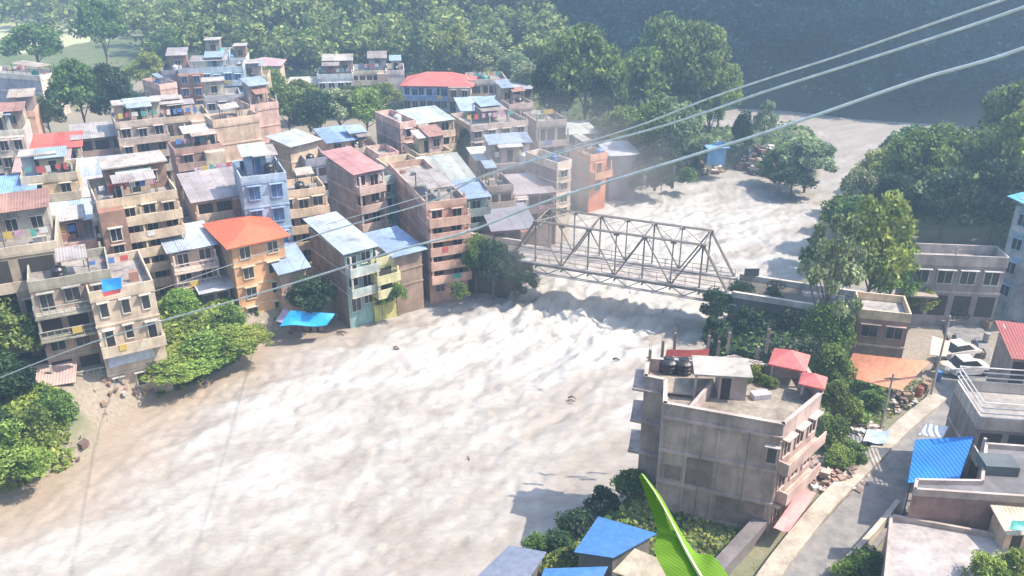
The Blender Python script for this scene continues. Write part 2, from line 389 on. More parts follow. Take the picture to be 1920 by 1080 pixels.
# ------------------------------------------------------------------ trees
def leafcloud(cent, size, up=.35, r_=None):
    r_ = r_ or rng; n = len(cent)
    nrm = r_.normal(size=(n, 3)); nrm[:, 2] += up*2; nrm /= np.linalg.norm(nrm, axis=1)[:, None]
    a = np.cross(nrm, r_.normal(size=(n, 3))); a /= np.linalg.norm(a, axis=1)[:, None]; b_ = np.cross(nrm, a)
    s = size*r_.uniform(.6, 1.3, (n, 1)); a = a*s; b_ = b_*s*.55
    dr = nrm*s*.18
    V = np.stack([cent-a, cent-b_+dr, cent+a, cent+b_+dr], 1).reshape(-1, 3)
    return V, np.arange(n*4).reshape(n, 4)
def crown_points(nclump, per, rx, rz, cz, cr, r_, flat_=.75, droop=0):
    d = r_.normal(size=(nclump, 3)); d /= np.linalg.norm(d, axis=1)[:, None]; d[:, 2] = np.abs(d[:, 2])*1.3-.45
    rad = r_.uniform(.35, 1.0, (nclump, 1))**.6
    cc = d*rad*np.array([rx, rx, rz]) + np.array([0, 0, cz])
    cs = cr*r_.uniform(.6, 1.25, nclump)
    dd = r_.normal(size=(nclump, per, 3)); dd /= np.linalg.norm(dd, axis=2)[:, :, None]
    rr = r_.uniform(.25, 1.0, (nclump, per, 1))**.5
    pts = cc[:, None, :] + dd*rr*cs[:, None, None]*np.array([1, 1, flat_])
    return cc, pts.reshape(-1, 3)
PROTO = {}
def proto(kind, var):
    k = (kind, var)
    if k in PROTO: return PROTO[k]
    r_ = np.random.default_rng(100*var+hash_(kind)); rr = random.Random(var+hash_(kind))
    # unit: height 10 m
    spec = {'broad': (44, 190, 3.7, 3.4, 6.3, 1.3, .27, 'mid'), 'dense': (52, 190, 3.6, 4.0, 5.8, 1.35, .27, 'dark'),
            'light': (46, 170, 3.4, 3.8, 6.0, 1.2, .25, 'bright'), 'sparse': (34, 120, 3.0, 3.8, 6.3, .75, .20, 'pale'),
            'tall': (34, 120, 2.3, 4.2, 6.0, 1.1, .26, 'mid'), 'bush': (30, 120, 4.6, 6.0, 3.5, 1.9, .40, 'bright'),
            'dbush': (30, 120, 4.6, 6.0, 3.5, 1.9, .40, 'dark'), 'pale': (42, 170, 3.8, 3.2, 6.4, 1.2, .28, 'pale'), 'mbush': (32, 130, 4.6, 6.0, 3.5, 1.9, .38, 'mid')}[kind]
    nc, per, rx, rz, cz, cr, ls, mt = spec
    cc, pts = crown_points(nc, per, rx, rz, cz, cr, r_)
    V, Qq = leafcloud(pts, ls, r_=r_)
    cm_ = npmesh('crown', V, Qq, LEAF[mt])
    mb = MB(); bh = cz-rz*.35 if 'bush' not in kind else 1.2
    bend = [(rr.uniform(-.3, .3), rr.uniform(-.3, .3)) for _ in range(5)]
    tp = [(0, 0, -1.5)] + [(bend[i][0]*i*.3, bend[i][1]*i*.3, bh*(i+1)/4) for i in range(4)] + [(bend[3][0], bend[3][1], cz+rz*.4)]
    mb.tube(tp, [.26, .2, .18, .16, .13, .04], 7)
    for i in rr.sample(range(nc), min(nc, 14 if kind == 'sparse' else 9)):
        s0 = Vector(tp[rr.choice([2, 3, 4])]); e = Vector(cc[i]); mid = (s0+e)/2 + Vector((0, 0, -.25))
        mb.tube([s0, mid, e], [.09, .06, .02], 5)
    tm = mb.mesh('trunk', BARK)
    PROTO[k] = (cm_, tm); return PROTO[k]
def hash_(s): return sum(ord(c)*(i+3) for i, c in enumerate(s)) % 997
def tree(kind, label, x, y, H_, W_, g=None, cat='tree', name=None, group=None, rz=None, pos=None, sink=.0):
    """x,y: pixel of the base on the ground; H_: height, W_: crown width in metres"""
    if pos is None:
        z = 3.5 if g is None else g; q = P(x, y, z); q.z = z if g is not None else gz(q.x, q.y)
    else: q = Vector(pos)
    cm_, tm = proto(kind, random.randrange(3))
    bush = 'bush' in kind
    nm = name or ('bush' if bush else 'broadleaf_tree')
    o = thing(nm, label, 'bush' if bush and cat == 'tree' else cat, (q.x, q.y, q.z-sink), random.uniform(0, 6.28) if rz is None else rz, group)
    full = 9.9 if not bush else 9.0; wd = {'tall': 6.2}.get(kind, 9.0) if not bush else 11.5
    sx = W_/wd; sz = H_/full
    a = link('crown', cm_, o); b_ = link('trunk', tm, o)
    a.scale = (sx, sx, sz); b_.scale = (min(sx, sz*1.2), min(sx, sz*1.2), sz)
    return o

# ------------------------------------------------------------------ buildings
WIN = {}
PANE = flat('window_pane', (.035, .038, .045), .15); PANEB = flat('blue_glass', (.05, .12, .26), .2)
def winmesh(wd, ht, fc, pane=PANE, kind='window'):
    key = (round(wd, 2), round(ht, 2), fc, pane.name)
    if key in WIN: return WIN[key]
    mb = MB(); t_ = .09
    mb.box(-wd/2, -.03, 0, wd/2, .02, ht, 1)
    for a_ in ((-wd/2-t_, -t_, -wd/2, ht+t_), (wd/2, -t_, wd/2+t_, ht+t_)): mb.box(a_[0], -.09, a_[1], a_[2], .03, a_[3], 0)
    mb.box(-wd/2, -.09, ht, wd/2, .03, ht+t_, 0); mb.box(-wd/2, -.12, -t_, wd/2, .03, 0, 0)
    if wd > .8: mb.box(-.03, -.07, 0, .03, -.028, ht, 0)
    mb.box(-wd/2-.2, -.42, ht+t_+.01, wd/2+.2, .03, ht+t_+.08, 0)
    WIN[key] = mb.mesh('window', [plaster(fc, .25), pane]); return WIN[key]
ROOMS = []
def building(name, label, x0, yt, yb, x1, xs=None, dep=8, a=34, g=3.7, wall=(.5, .45, .4), side=None, fl=None,
             front='win', sw=0, roof='flat', rc=(.4, .38, .37), trim=None, bal=None, win=(1.1, 1.25), fc=None, nwin=None, pane=PANE,
             posts=0, room=None, cat='building', rise=1.2, rail=None, sink=4, wf=None, skipfl=(), over=.4, par=.85, rdir='back', label_roof=None):
    rnd = random.Random(hash_(label)+int(x0)*7)
    A = R(a); ux, uy = math.cos(A), math.sin(A); vx, vy = -uy, ux
    q = P(x0, yb, g); zt = ztop(q.y, yt); h = max(2.2, zt-g)
    w_ = abs(reach(q.x, q.y, zt, ux, uy, x1)); w_ = max(1.5, min(w_, 45))
    d_ = dep*.8
    if xs is not None:
        d_ = reach(q.x, q.y, zt, vx, vy, xs); d_ = d_ if 2 < d_ < 30 else dep
    fl = fl or max(1, round(h/3.0)); fh = h/fl
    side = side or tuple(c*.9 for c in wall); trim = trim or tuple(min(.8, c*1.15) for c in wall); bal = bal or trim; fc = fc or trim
    wrm = lambda c: (min(.8, c[0]*1.10), c[1]*1.0, c[2]*.90) if isinstance(c, tuple) and c[0] >= c[2]-.02 else c
    wall, side, trim, bal = wrm(wall), wrm(side), wrm(trim), wrm(bal)
    root = thing(name, label, cat, (q.x, q.y, g), A)
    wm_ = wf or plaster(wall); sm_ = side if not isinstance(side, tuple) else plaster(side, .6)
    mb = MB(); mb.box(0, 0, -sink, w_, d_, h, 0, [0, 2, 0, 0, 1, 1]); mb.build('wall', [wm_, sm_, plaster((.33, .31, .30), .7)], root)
    # floor bands
    mb = MB()
    for i in range(1, fl+1):
        z = i*fh
        mb.box(-.06, -.08, z-.16, w_+.06, -.002, z+.02, 0); mb.box(-.05, -.05, z-.15, -.002, d_, z+.01, 0)
    mb.build('cornice', plaster(trim), root)
    n = nwin or max(1, int(w_/2.3))
    ww, wh = win; ww = min(ww, w_/n*.62); wh = min(wh, fh*.55)
    for i in range(fl):
        if i in skipfl: continue
        z = i*fh
        st = front if isinstance(front, str) else front[min(i, len(front)-1)]
        if st == 'none': continue
        for j in range(n):
            xx = w_*(j+.5)/n + rnd.uniform(-.1, .1)*(n > 1)
            if st == 'win':
                link('window', winmesh(ww, wh, fc, pane), root, (xx, 0, z+fh*.3))
            elif st == 'bal':
                if (j+i) % 2 == 0 or n == 1: link('door', winmesh(min(1.0, ww*1.1), min(2.1, fh*.72), fc, pane), root, (xx, 0, z+.1))
                else: link('window', winmesh(ww, wh, fc, pane), root, (xx, 0, z+fh*.3))
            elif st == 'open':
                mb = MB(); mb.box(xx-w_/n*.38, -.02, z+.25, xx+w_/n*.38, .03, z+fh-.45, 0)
                mb.build('opening', flat('dark_opening', (.05, .042, .04), .9), root)  # flat near-black panel on the wall paints the unlit interior
        if st in ('bal', 'open') and i > 0:
            bd = 1.3; mb = MB()
            mb.box(-.05, -bd, z-.14, w_+.05, -.08, z+.04, 0)
            ph = .85
            if rail:
                for k in range(int(w_/.55)+1): mb.box(min(k*.55, w_-.04), -bd+.02, z+.04, min(k*.55, w_-.04)+.05, -bd+.07, z+ph, 1)
                mb.box(-.05, -bd, z+ph, w_+.05, -bd+.09, z+ph+.07, 1); mb.box(-.05, -bd, z+ph*.5, w_+.05, -bd+.06, z+ph*.5+.04, 1)
            else:
                mb.box(-.05, -bd, z+.04, w_+.05, -bd+.1, z+ph, 1)
            mb.box(-.05, -bd+.1, z+.04, .05, -.08, z+ph, 1); mb.box(w_-.05, -bd+.1, z+.04, w_+.05, -.08, z+ph, 1)
            for cx_ in ([0.06, w_-.24] if w_ < 7 else [0.06, w_/2-.1, w_-.24]):
                mb.box(cx_, -bd+.12, z+ph, cx_+.18, -bd+.3, z+fh-.17, 0)
            vb = rnd.uniform(.86, 1.08); mb.build('balcony', [plaster(trim), plaster(tuple(round(c*vb, 2) for c in (rail or bal)))], root)
            if rnd.random() < .45 and w_ > 3:
                x_ = rnd.uniform(.3, w_-1.6); mb = MB(); mb.box(x_, -bd-.05, z+ph-.55, x_+rnd.uniform(.6, 1.2), -bd-.01, z+ph+.03)
                mb.build('hanging_cloth', flat('cloth', rnd.choice([(.5, .1, .1), (.1, .2, .5), (.6, .6, .58), (.55, .4, .1), (.1, .35, .3), (.5, .3, .4)]), .8), root)
    if 'bal' in str(front) or 'open' in str(front):
        if w_ > 4.6 and rnd.random() < .75:
            bwid = w_*rnd.uniform(.28, .42); bx = -.08 if rnd.random() < .5 else w_-bwid+.08; top = h-(fh if rnd.random() < .4 else 0)+.01; z0_ = fh-.15 if fl > 1 else 0
            bc = rnd.choice([(.58, .50, .38), (.56, .40, .34), (.40, .33, .29), (.60, .54, .46), (.46, .36, .30), (.50, .44, .40)]); pj = rnd.uniform(1.34, 1.5)
            mb = MB(); mb.box(bx, -pj, z0_, bx+bwid, -.085, top); bay = mb.build('bay', plaster(bc, .5) if rnd.random() < .8 else brickmat(), root)
            for i in range(1, fl):
                if i*fh+2 > top: break
                nb = 2 if bwid > 2.6 else 1
                for j in range(nb): link('window', winmesh(min(.95, bwid/nb*.55), 1.25, bc if rnd.random() < .5 else (.62, .58, .52), pane), bay, (bx+bwid*(j+.5)/nb, -pj, i*fh+fh*.28))
    for i in range(fl):
        for j in range(sw):
            if rnd.random() < .75:
                link('window', winmesh(.9, 1.1, fc, pane), root, (0, d_*(j+.5)/sw, i*fh+fh*.32), R(-90))
    # roof
    if roof == 'flat':
        mb = MB(); pz = par*rnd.uniform(.8, 1.1); k_ = .13
        mb.box(-.03, -.1, h+.02, w_+.03, -.1+k_, h+pz); mb.box(-.03, d_-k_, h+.02, w_+.03, d_, h+pz)
        mb.box(-.03, -.1+k_, h+.02, -.03+k_, d_-k_, h+pz); mb.box(w_+.03-k_, -.1+k_, h+.02, w_+.03, d_-k_, h+pz)
        mb.build('parapet', plaster(trim), root)
        if room is None: room = rnd.random() < .45 and w_ > 4
        if room:
            rx0 = w_*rnd.uniform(.15, .5); ry0 = d_*rnd.uniform(.4, .6); rw = min(2.6, w_*.45); rd = min(3, d_*.35)
            mb = MB(); mb.box(rx0, ry0, h, rx0+rw, ry0+rd, h+2.2); rm = mb.build('stair_room', plaster(wall), root)
            c_ = rnd.choice([(.30, .40, .55), (.5, .47, .45), (.42, .20, .16), (.42, .50, .52)])
            mb = MB(); mb.slab((rx0-.4, ry0-.6, h+2.25), (rx0+rw+.4, ry0-.6, h+2.25), (rx0+rw+.4, ry0+rd+.3, h+2.75), (rx0-.4, ry0+rd+.3, h+2.75), .06)
            mb.build('roof_sheet', tin(c_), rm)
            link('door', winmesh(.8, 1.7, fc, pane), rm, (rx0+rw/2, ry0, h+.05))
        for k in range(posts):
            xx = .15+(w_-.3)*(k % 4)/3; yy = .2 if k < 4 else d_-.2; mb = MB(); mb.box(xx-.11, yy-.11, h+.02, xx+.11, yy+.11, h+rnd.uniform(1.2, 2.0))
            for s_ in (-.06, .06): mb.tube([(xx+s_, yy, h+1.2), (xx+s_*1.4, yy+.02, h+2.4)], .012, 4)
            mb.build('post', plaster(CONC), root)
        ROOMS.append((root, w_, d_, h))
    elif roof in ('shed', 'shedf'):
        mb = MB(); r0, r1 = (.1, rise) if roof == 'shed' else (rise, .1)
        nseg = max(2, int(w_/1.0)); ov = over
        for k in range(nseg):
            xa = -ov+(w_+2*ov)*k/nseg; xb = -ov+(w_+2*ov)*(k+1)/nseg-.015; jz = rnd.uniform(0, .05)
            mb.slab((xa, -ov-.3, h+r0+jz), (xb, -ov-.3, h+r0+jz), (xb, d_+ov, h+r1+jz), (xa, d_+ov, h+r1+jz), .05)
        mb.build('roof', tin(rc), root, label=label_roof)
        mb = MB()
        mb.prism([(0.05, 0.05), (w_-.05, .05), (w_-.05, d_-.05), (.05, d_-.05)], h, h+.1)
        mb.slab((.06, .06, h+r0), (.2, .06, h+r0), (.2, d_-.06, h+r1), (.06, d_-.06, h+r1), max(r0, r1)*.6)
        mb.build('eaves', wm_, root)
    elif roof in ('hip', 'gable'):
        mb = MB(); ov = over+.2; rh = h+rise+.05
        if w_ > d_: ra, rb = ((d_/2 if roof == 'hip' else -ov), d_/2), (w_-(d_/2 if roof == 'hip' else -ov), d_/2)
        else: ra, rb = (w_/2, (w_/2 if roof == 'hip' else -ov)), (w_/2, d_-(w_/2 if roof == 'hip' else -ov))
        c4 = [(-ov, -ov, h+.05), (w_+ov, -ov, h+.05), (w_+ov, d_+ov, h+.05), (-ov, d_+ov, h+.05)]
        n0 = len(mb.v); mb.v += c4 + [(ra[0], ra[1], rh), (rb[0], rb[1], rh)] + [(x_, y_, z_-.1) for x_, y_, z_ in c4]
        fs = [(0, 1, 5, 4), (1, 2, 5), (2, 3, 4, 5), (3, 0, 4)] if w_ > d_ else [(0, 1, 4), (1, 2, 5, 4), (2, 3, 5), (3, 0, 4, 5)]
        fs += [(9, 8, 7, 6), (0, 6, 7, 1), (1, 7, 8, 2), (2, 8, 9, 3), (3, 9, 6, 0)]
        mb.f += fs; mb.m += [0]*len(fs); mb.build('roof', tin(rc, .2), root)
    root['_dims'] = (w_, d_, h)
    return root, w_, d_, h

# colours
CREAM = (.56, .50, .40); PINK = (.52, .38, .34); GREY = (.36, .345, .34); WHITE = (.62, .60, .58); BROWN = (.30, .235, .20)
PEACH = (.56, .38, .28); LBLUE = (.36, .48, .66); TEAL = (.25, .44, .46); PURP = (.34, .30, .33); ORANGE = (.68, .34, .15); YEL = (.60, .52, .34)
BRK = brickmat()
def bl(*a_, **k): return building(*a_, **k)
T = []
# --- riverside row
orange_house = bl('riverside_house', 'tall orange riverside house with an orange-red hip roof', 455, 462, 612, 531, xs=392, a=34, g=1.4, wall=PEACH, side=(.42, .33, .29), fl=4, front='win', roof='hip', rc=(.62, .15, .07), trim=(.62, .52, .38), nwin=2, win=(1.0, 1.3), rise=.9, cat='house', wf=plaster((.70, .40, .22), .3))
bl('riverside_shed', 'low plastered house with a blue tin roof right of the orange house', 534, 512, 592, 572, xs=505, a=36, g=2, wall=(.46, .38, .34), fl=2, front='none', roof='shed', rc=(.28, .38, .58), rise=1.6, cat='house')
bl('riverside_house', 'brown-walled riverside house with teal balconies and a blue-grey tin roof', 655, 474, 588, 698, xs=578, a=36, g=2, wall=(.28, .46, .45), side=(.31, .25, .22), fl=3, front='bal', roof='shed', rc=(.38, .45, .52), trim=(.55, .58, .55), bal=(.50, .58, .56), rise=1.0, cat='house', nwin=2)
bl('riverside_house', 'narrow yellow-green riverside house beside the teal balconies', 702, 500, 578, 738, dep=7, a=36, g=2, wall=(.48, .52, .22), fl=3, front='open', roof='flat', trim=(.58, .60, .40), cat='house', nwin=1, room=False)
bl('riverside_shed', 'plain brown house under a sloping blue tin roof left of the tall pink block', 742, 480, 566, 790, xs=690, a=36, g=2, wall=(.30, .24, .21), fl=3, front='none', roof='shed', rc=(.26, .36, .56), rise=.7, cat='house')
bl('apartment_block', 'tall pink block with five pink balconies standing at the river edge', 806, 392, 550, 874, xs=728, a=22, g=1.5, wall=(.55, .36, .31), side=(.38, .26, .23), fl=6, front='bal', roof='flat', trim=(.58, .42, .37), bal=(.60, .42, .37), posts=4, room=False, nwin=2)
bl('riverside_house', 'white riverside house with a pale blue awning and its foot in the flood', 212, 565, 748, 289, xs=170, a=30, g=.8, wall=(.55, .50, .45), fl=4, front=('win', 'none', 'bal', 'win'), roof='flat', trim=(.62, .58, .52), cat='house', nwin=3, win=(.6, 1.3), room=False)
bl('riverside_house', 'grey and pink riverside house with dark ground floor at the left bank', 110, 545, 752, 208, dep=7, a=27, g=.8, wall=(.40, .33, .31), fl=5, front=('open', 'open', 'win', 'open', 'bal'), roof='flat', trim=(.37, .39, .36), cat='house', nwin=3, rail=(.40, .42, .40), room=False)
bl('apartment_block', 'weathered cream block with deep open balconies at the left edge', -90, 505, 728, 108, dep=9, a=25, g=2, wall=(.40, .37, .32), fl=4, front='open', roof='flat', trim=(.58, .54, .48), nwin=3, bal=(.60, .55, .50), room=False)
bl('apartment_block', 'long low house with a pink parapet above the left bank', 112, 478, 585, 184, dep=8, a=27, g=3.5, wall=(.45, .34, .32), fl=3, front='bal', roof='flat', trim=(.60, .44, .42), bal=(.62, .42, .40), nwin=2, cat='house')
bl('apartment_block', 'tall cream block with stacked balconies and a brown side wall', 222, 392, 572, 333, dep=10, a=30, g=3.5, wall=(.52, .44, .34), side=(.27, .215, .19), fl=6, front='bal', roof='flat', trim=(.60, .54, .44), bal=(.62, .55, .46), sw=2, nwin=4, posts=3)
bl('riverside_house', 'pale house with white railings right of the tall cream block', 336, 472, 572, 400, dep=7, a=30, g=3.5, wall=(.48, .40, .38), fl=3, front='bal', roof='shed', rc=(.40, .48, .60), trim=(.64, .58, .56), rail=(.64, .58, .58), nwin=2, cat='house', rise=.5)
bl('riverside_shed', 'small shed with a grey tin roof above the riverside bushes', 385, 548, 590, 430, dep=4, a=30, g=3, wall=(.30, .28, .32), fl=1, front='open', roof='shed', rc=(.48, .52, .58), rise=.5, cat='shed', nwin=2)
# --- second row
bl('apartment_block', 'beige block with three plain parapets left of the light blue house', 384, 378, 505, 474, xs=372, a=28, g=3.7, wall=(.40, .33, .29), fl=4, front='open', roof='shed', rc=(.36, .32, .33), trim=(.55, .48, .42), bal=(.58, .50, .43), nwin=3, rise=.8)
bl('light_blue_house', 'light blue house with dark blue windows in pairs', 477, 345, 520, 537, dep=8, a=24, g=3.7, wall=LBLUE, fl=4, front='win', roof='flat', trim=(.42, .54, .70), nwin=2, pane=PANEB, win=(1.1, 1.4), cat='house', fc=(.30, .42, .66), room=True)
bl('apartment_block', 'cream block with three rows of balconies right of the light blue house', 538, 372, 494, 610, dep=5, a=24, g=3.7, wall=(.45, .37, .30), fl=4, front='bal', roof='flat', trim=(.60, .50, .40), bal=(.60, .49, .39), nwin=3, room=False)
bl('apartment_block', 'grey-walled block with a faded red tin roof and pinkish balconies', 674, 326, 462, 711, xs=610, a=38, g=3.7, wall=(.50, .40, .40), side=(.33, .30, .31), fl=4, front='bal', roof='shed', rc=(.46, .22, .22), trim=(.58, .48, .47), nwin=2, rise=1.0)
bl('town_house', 'narrow teal house below a flat cream roof', 713, 345, 448, 742, dep=6, a=30, g=3.7, wall=TEAL, fl=4, front='win', roof='flat', trim=(.48, .55, .53), nwin=1, cat='house')
bl('town_house', 'cream house with a projecting flat roof behind the tall pink block', 744, 330, 430, 800, dep=7, a=30, g=3.7, wall=CREAM, fl=3, front='open', roof='flat', nwin=2, cat='house')
bl('market_shed', 'wide building under a pale grey corrugated roof behind the tall pink block', 772, 352, 420, 886, dep=7, a=26, g=3.7, wall=(.42, .38, .37), fl=2, front='none', roof='shed', rc=(.38, .41, .39), rise=1.9, cat='building')
bl('town_house', 'teal and green house with a dark green door beside the bridge road', 874, 372, 452, 913, dep=6, a=20, g=3.7, wall=(.25, .33, .32), fl=3, front='bal', roof='shed', rc=(.28, .38, .56), nwin=1, cat='house', rise=.6)
bl('town_house', 'greyish house with framed openings left of the bridge head', 914, 360, 440, 962, dep=6, a=18, g=3.7, wall=(.36, .33, .33), fl=3, front='open', roof='flat', nwin=2, cat='house')
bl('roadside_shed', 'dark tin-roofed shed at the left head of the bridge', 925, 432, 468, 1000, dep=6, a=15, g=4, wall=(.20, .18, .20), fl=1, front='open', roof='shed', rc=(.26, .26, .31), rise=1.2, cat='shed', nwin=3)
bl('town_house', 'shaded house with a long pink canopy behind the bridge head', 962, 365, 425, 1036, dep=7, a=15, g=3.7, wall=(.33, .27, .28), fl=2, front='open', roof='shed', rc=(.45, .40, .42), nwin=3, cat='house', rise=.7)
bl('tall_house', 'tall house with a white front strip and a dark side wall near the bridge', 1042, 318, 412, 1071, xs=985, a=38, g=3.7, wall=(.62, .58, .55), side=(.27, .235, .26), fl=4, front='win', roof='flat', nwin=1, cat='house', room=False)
bl('riverside_house', 'orange house with a pale pink side wall upstream of the bridge', 1104, 302, 362, 1138, xs=1068, a=36, g=3.2, wall=(.66, .27, .15), side=(.46, .36, .35), fl=2, front='bal', roof='flat', trim=(.62, .36, .25), nwin=1, cat='house', room=False)
# --- third row and behind
bl('town_house', 'grey house with pink window strip and side wall in the middle of the town', 756, 240, 345, 780, xs=704, a=34, g=3.7, wall=(.56, .42, .42), side=(.34, .32, .33), fl=4, front='win', roof='flat', nwin=1, win=(.8, 1.2), cat='house', room=False)
bl('apartment_block', 'cream block with rust-red balcony under a pale teal roof', 784, 232, 335, 846, dep=8, a=28, g=3.7, wall=(.52, .45, .36), fl=4, front='bal', roof='shed', rc=(.45, .55, .53), nwin=3, bal=(.55, .46, .40), rise=.6)
bl('town_house', 'pale pink small house above the corrugated market roof', 715, 300, 362, 748, dep=6, a=30, g=3.7, wall=(.62, .45, .44), fl=2, front='win', roof='flat', nwin=1, cat='house')
bl('town_house', 'cream roofed house with railings between grey block and pink house', 664, 290, 350, 712, dep=7, a=28, g=3.7, wall=(.50, .45, .40), fl=2, front='bal', roof='flat', nwin=2, cat='house', rail=(.6, .57, .53))
bl('town_house', 'cream house with a blue tarpaulin roof shelter', 622, 268, 345, 680, dep=7, a=28, g=3.7, wall=(.55, .43, .36), fl=3, front='win', roof='shed', rc=(.22, .33, .60), nwin=2, cat='house', rise=.7)
bl('town_house', 'slate blue and beige house left of the faded red roof', 582, 312, 395, 616, dep=7, a=26, g=3.7, wall=(.30, .30, .35), fl=3, front='open', roof='flat', nwin=2, cat='house')
bl('big_block', 'large block with a bare sunlit cream wall and white tin roof', 556, 275, 390, 594, xs=505, a=50, g=3.7, wall=(.60, .51, .42), side=(.40, .34, .26), fl=4, front='none', roof='shed', rc=(.42, .46, .50), cat='building', rise=.6)
bl('big_block', 'large block with a bare sunlit pinkish wall in the centre of the town', 420, 238, 372, 486, xs=385, a=34, g=3.7, wall=(.60, .50, .43), side=(.34, .26, .24), fl=4, front='none', roof='flat', sw=3, cat='building', posts=4, room=False)
bl('big_block', 'tall unfinished pink block behind the bare sunlit wall', 486, 208, 330, 522, xs=440, a=38, g=3.7, wall=(.58, .44, .41), side=(.36, .29, .28), fl=4, front='none', roof='flat', cat='building', posts=4, room=False)
bl('brick_house', 'reddish-brown house with one framed window below the bare sunlit wall', 345, 290, 392, 416, dep=5, a=30, g=3.7, wall=(.36, .26, .24), fl=4, front=('win', 'bal'), roof='flat', nwin=2, cat='house', wf=brickmat((.30, .17, .14)))
bl('town_house', 'dark house with a cream slab roof and green roof shelter', 312, 232, 330, 392, dep=8, a=26, g=3.7, wall=(.26, .22, .22), fl=3, front='open', roof='flat', trim=(.58, .53, .45), nwin=3, cat='house', room=True)
bl('town_house', 'grey house with slim white columns behind the cream block', 240, 240, 352, 312, dep=8, a=28, g=3.7, wall=(.34, .32, .31), fl=4, front='bal', roof='flat', trim=(.55, .50, .48), nwin=3, cat='house', posts=4)
bl('town_house', 'brown-grey house with a roofed terrace right of the red roof', 158, 262, 352, 240, dep=8, a=26, g=3.7, wall=(.32, .27, .25), fl=3, front='open', roof='shed', rc=(.38, .35, .34), nwin=3, cat='house', rise=.6)
bl('town_house', 'house with a bright red tin roof on the left of the town', 52, 285, 372, 150, dep=6, a=22, g=3.7, wall=(.46, .42, .40), fl=3, front='bal', roof='shed', rc=(.58, .11, .08), trim=(.58, .55, .50), nwin=3, cat='house', rise=.9)
bl('town_house', 'house with a dull pink tin roof in front of the bright red roof', 50, 322, 402, 126, dep=7, a=22, g=3.7, wall=(.48, .40, .33), fl=3, front='win', roof='shed', rc=(.55, .38, .36), nwin=3, cat='house', rise=.8)
bl('market_shed', 'building under a wide pale blue corrugated roof', 128, 342, 420, 268, dep=6.5, a=20, g=3.7, wall=(.38, .33, .31), fl=2, front='open', roof='shed', rc=(.38, .44, .56), nwin=4, rise=1.3, over=.5)
bl('town_house', 'beige house with a grey tin roof below the pale blue roof', 150, 372, 450, 236, dep=6, a=24, g=3.7, wall=(.36, .27, .25), fl=2, front='open', roof='shed', rc=(.44, .42, .48), nwin=2, cat='house', rise=.9, wf=BRK)
bl('town_house', 'cream yellow house with a white roof slab on the left', 72, 345, 468, 146, dep=7, a=24, g=3.7, wall=(.55, .47, .30), fl=4, front=('win', 'bal'), roof='flat', nwin=2, cat='house', trim=(.60, .57, .48))
bl('town_house', 'deep blue house covered with blue tarpaulin at the left edge', -30, 385, 500, 60, dep=8, a=22, g=3.7, wall=(.16, .22, .42), fl=4, front='bal', roof='shed', rc=(.20, .36, .62), nwin=3, cat='house', rise=1, bal=(.30, .42, .60))
bl('town_house', 'teal and white house with a sky blue awning above the pink parapet', 62, 432, 530, 168, dep=7, a=24, g=3.7, wall=(.44, .44, .42), fl=3, front='bal', roof='shed', rc=(.42, .52, .58), nwin=3, cat='house', rise=.7, trim=(.58, .56, .52))
bl('town_house', 'weathered house with a broad concrete slab roof at the left edge', -60, 470, 580, 88, dep=7, a=24, g=3.7, wall=(.38, .34, .31), fl=3, front='open', roof='shed', rc=(.50, .48, .46), nwin=3, cat='house', rise=.4)
bl('town_house', 'white and green house at the left edge with a teal roof tank', -50, 262, 385, 46, dep=7, a=20, g=3.7, wall=(.50, .55, .53), fl=4, front='bal', roof='flat', nwin=3, cat='house', trim=(.58, .62, .60), room=True)
bl('town_house', 'peach-coloured house near the trees at upper left', 22, 222, 290, 66, dep=7, a=20, g=3.7, wall=(.64, .42, .33), fl=2, front='none', roof='flat', cat='house', room=False)
bl('big_block', 'long grey building with a bright white end wall at upper left', 92, 150, 222, 118, xs=-40, a=72, g=3.7, wall=(.66, .63, .62), side=(.36, .37, .44), fl=3, front='none', roof='flat', cat='building', room=False)
bl('town_house', 'pink block with a lighter pink end wall below the trees', 312, 168, 238, 332, xs=268, a=45, g=3.7, wall=(.62, .46, .45), side=(.46, .34, .33), fl=2, front='none', roof='flat', cat='house', room=False, sw=2)
bl('town_house', 'purple-grey plain block left of the light blue apartments', 318, 140, 228, 352, dep=9, a=15, g=3.7, wall=(.33, .30, .36), fl=3, front='none', roof='flat', cat='house')
bl('apartment_block', 'large light blue apartment building at the back of the town', 350, 138, 228, 456, dep=9, a=12, g=3.7, wall=(.34, .48, .58), fl=4, front='bal', roof='flat', trim=(.50, .60, .68), nwin=6, pane=PANEB, posts=4)
bl('town_house', 'small pale turquoise tower house on the back skyline', 398, 108, 200, 430, dep=7, a=12, g=3.7, wall=(.50, .60, .64), fl=4, front='win', roof='flat', nwin=2, cat='house')
bl('town_house', 'white house with a flat roof behind the light blue apartments', 430, 118, 198, 462, dep=7, a=10, g=3.7, wall=(.60, .62, .60), fl=3, front='win', roof='flat', nwin=2, cat='house')
bl('town_house', 'cream house with a dusty pink hip roof on the back skyline', 466, 124, 165, 524, dep=8, a=6, g=3.7, wall=(.60, .54, .48), fl=2, front='win', roof='hip', rc=(.52, .34, .36), nwin=6, win=(.8, 1.0), cat='house', rise=1.2)
bl('town_house', 'house with a yellow-green roof terrace below the dusty pink hip roof', 455, 152, 215, 502, dep=8, a=10, g=3.7, wall=(.50, .48, .36), fl=2, front='bal', roof='flat', nwin=2, cat='house')
bl('town_house', 'grey-white house in front of the light blue apartments', 395, 190, 262, 452, dep=7, a=20, g=3.7, wall=(.42, .42, .44), fl=3, front='bal', roof='flat', nwin=3, cat='house')
bl('town_house', 'tan house with a cream roof left of the long white apartments', 550, 158, 200, 600, dep=8, a=10, g=3.7, wall=(.55, .48, .38), fl=2, front='win', roof='hip', rc=(.55, .52, .42), nwin=3, cat='house', rise=.6)
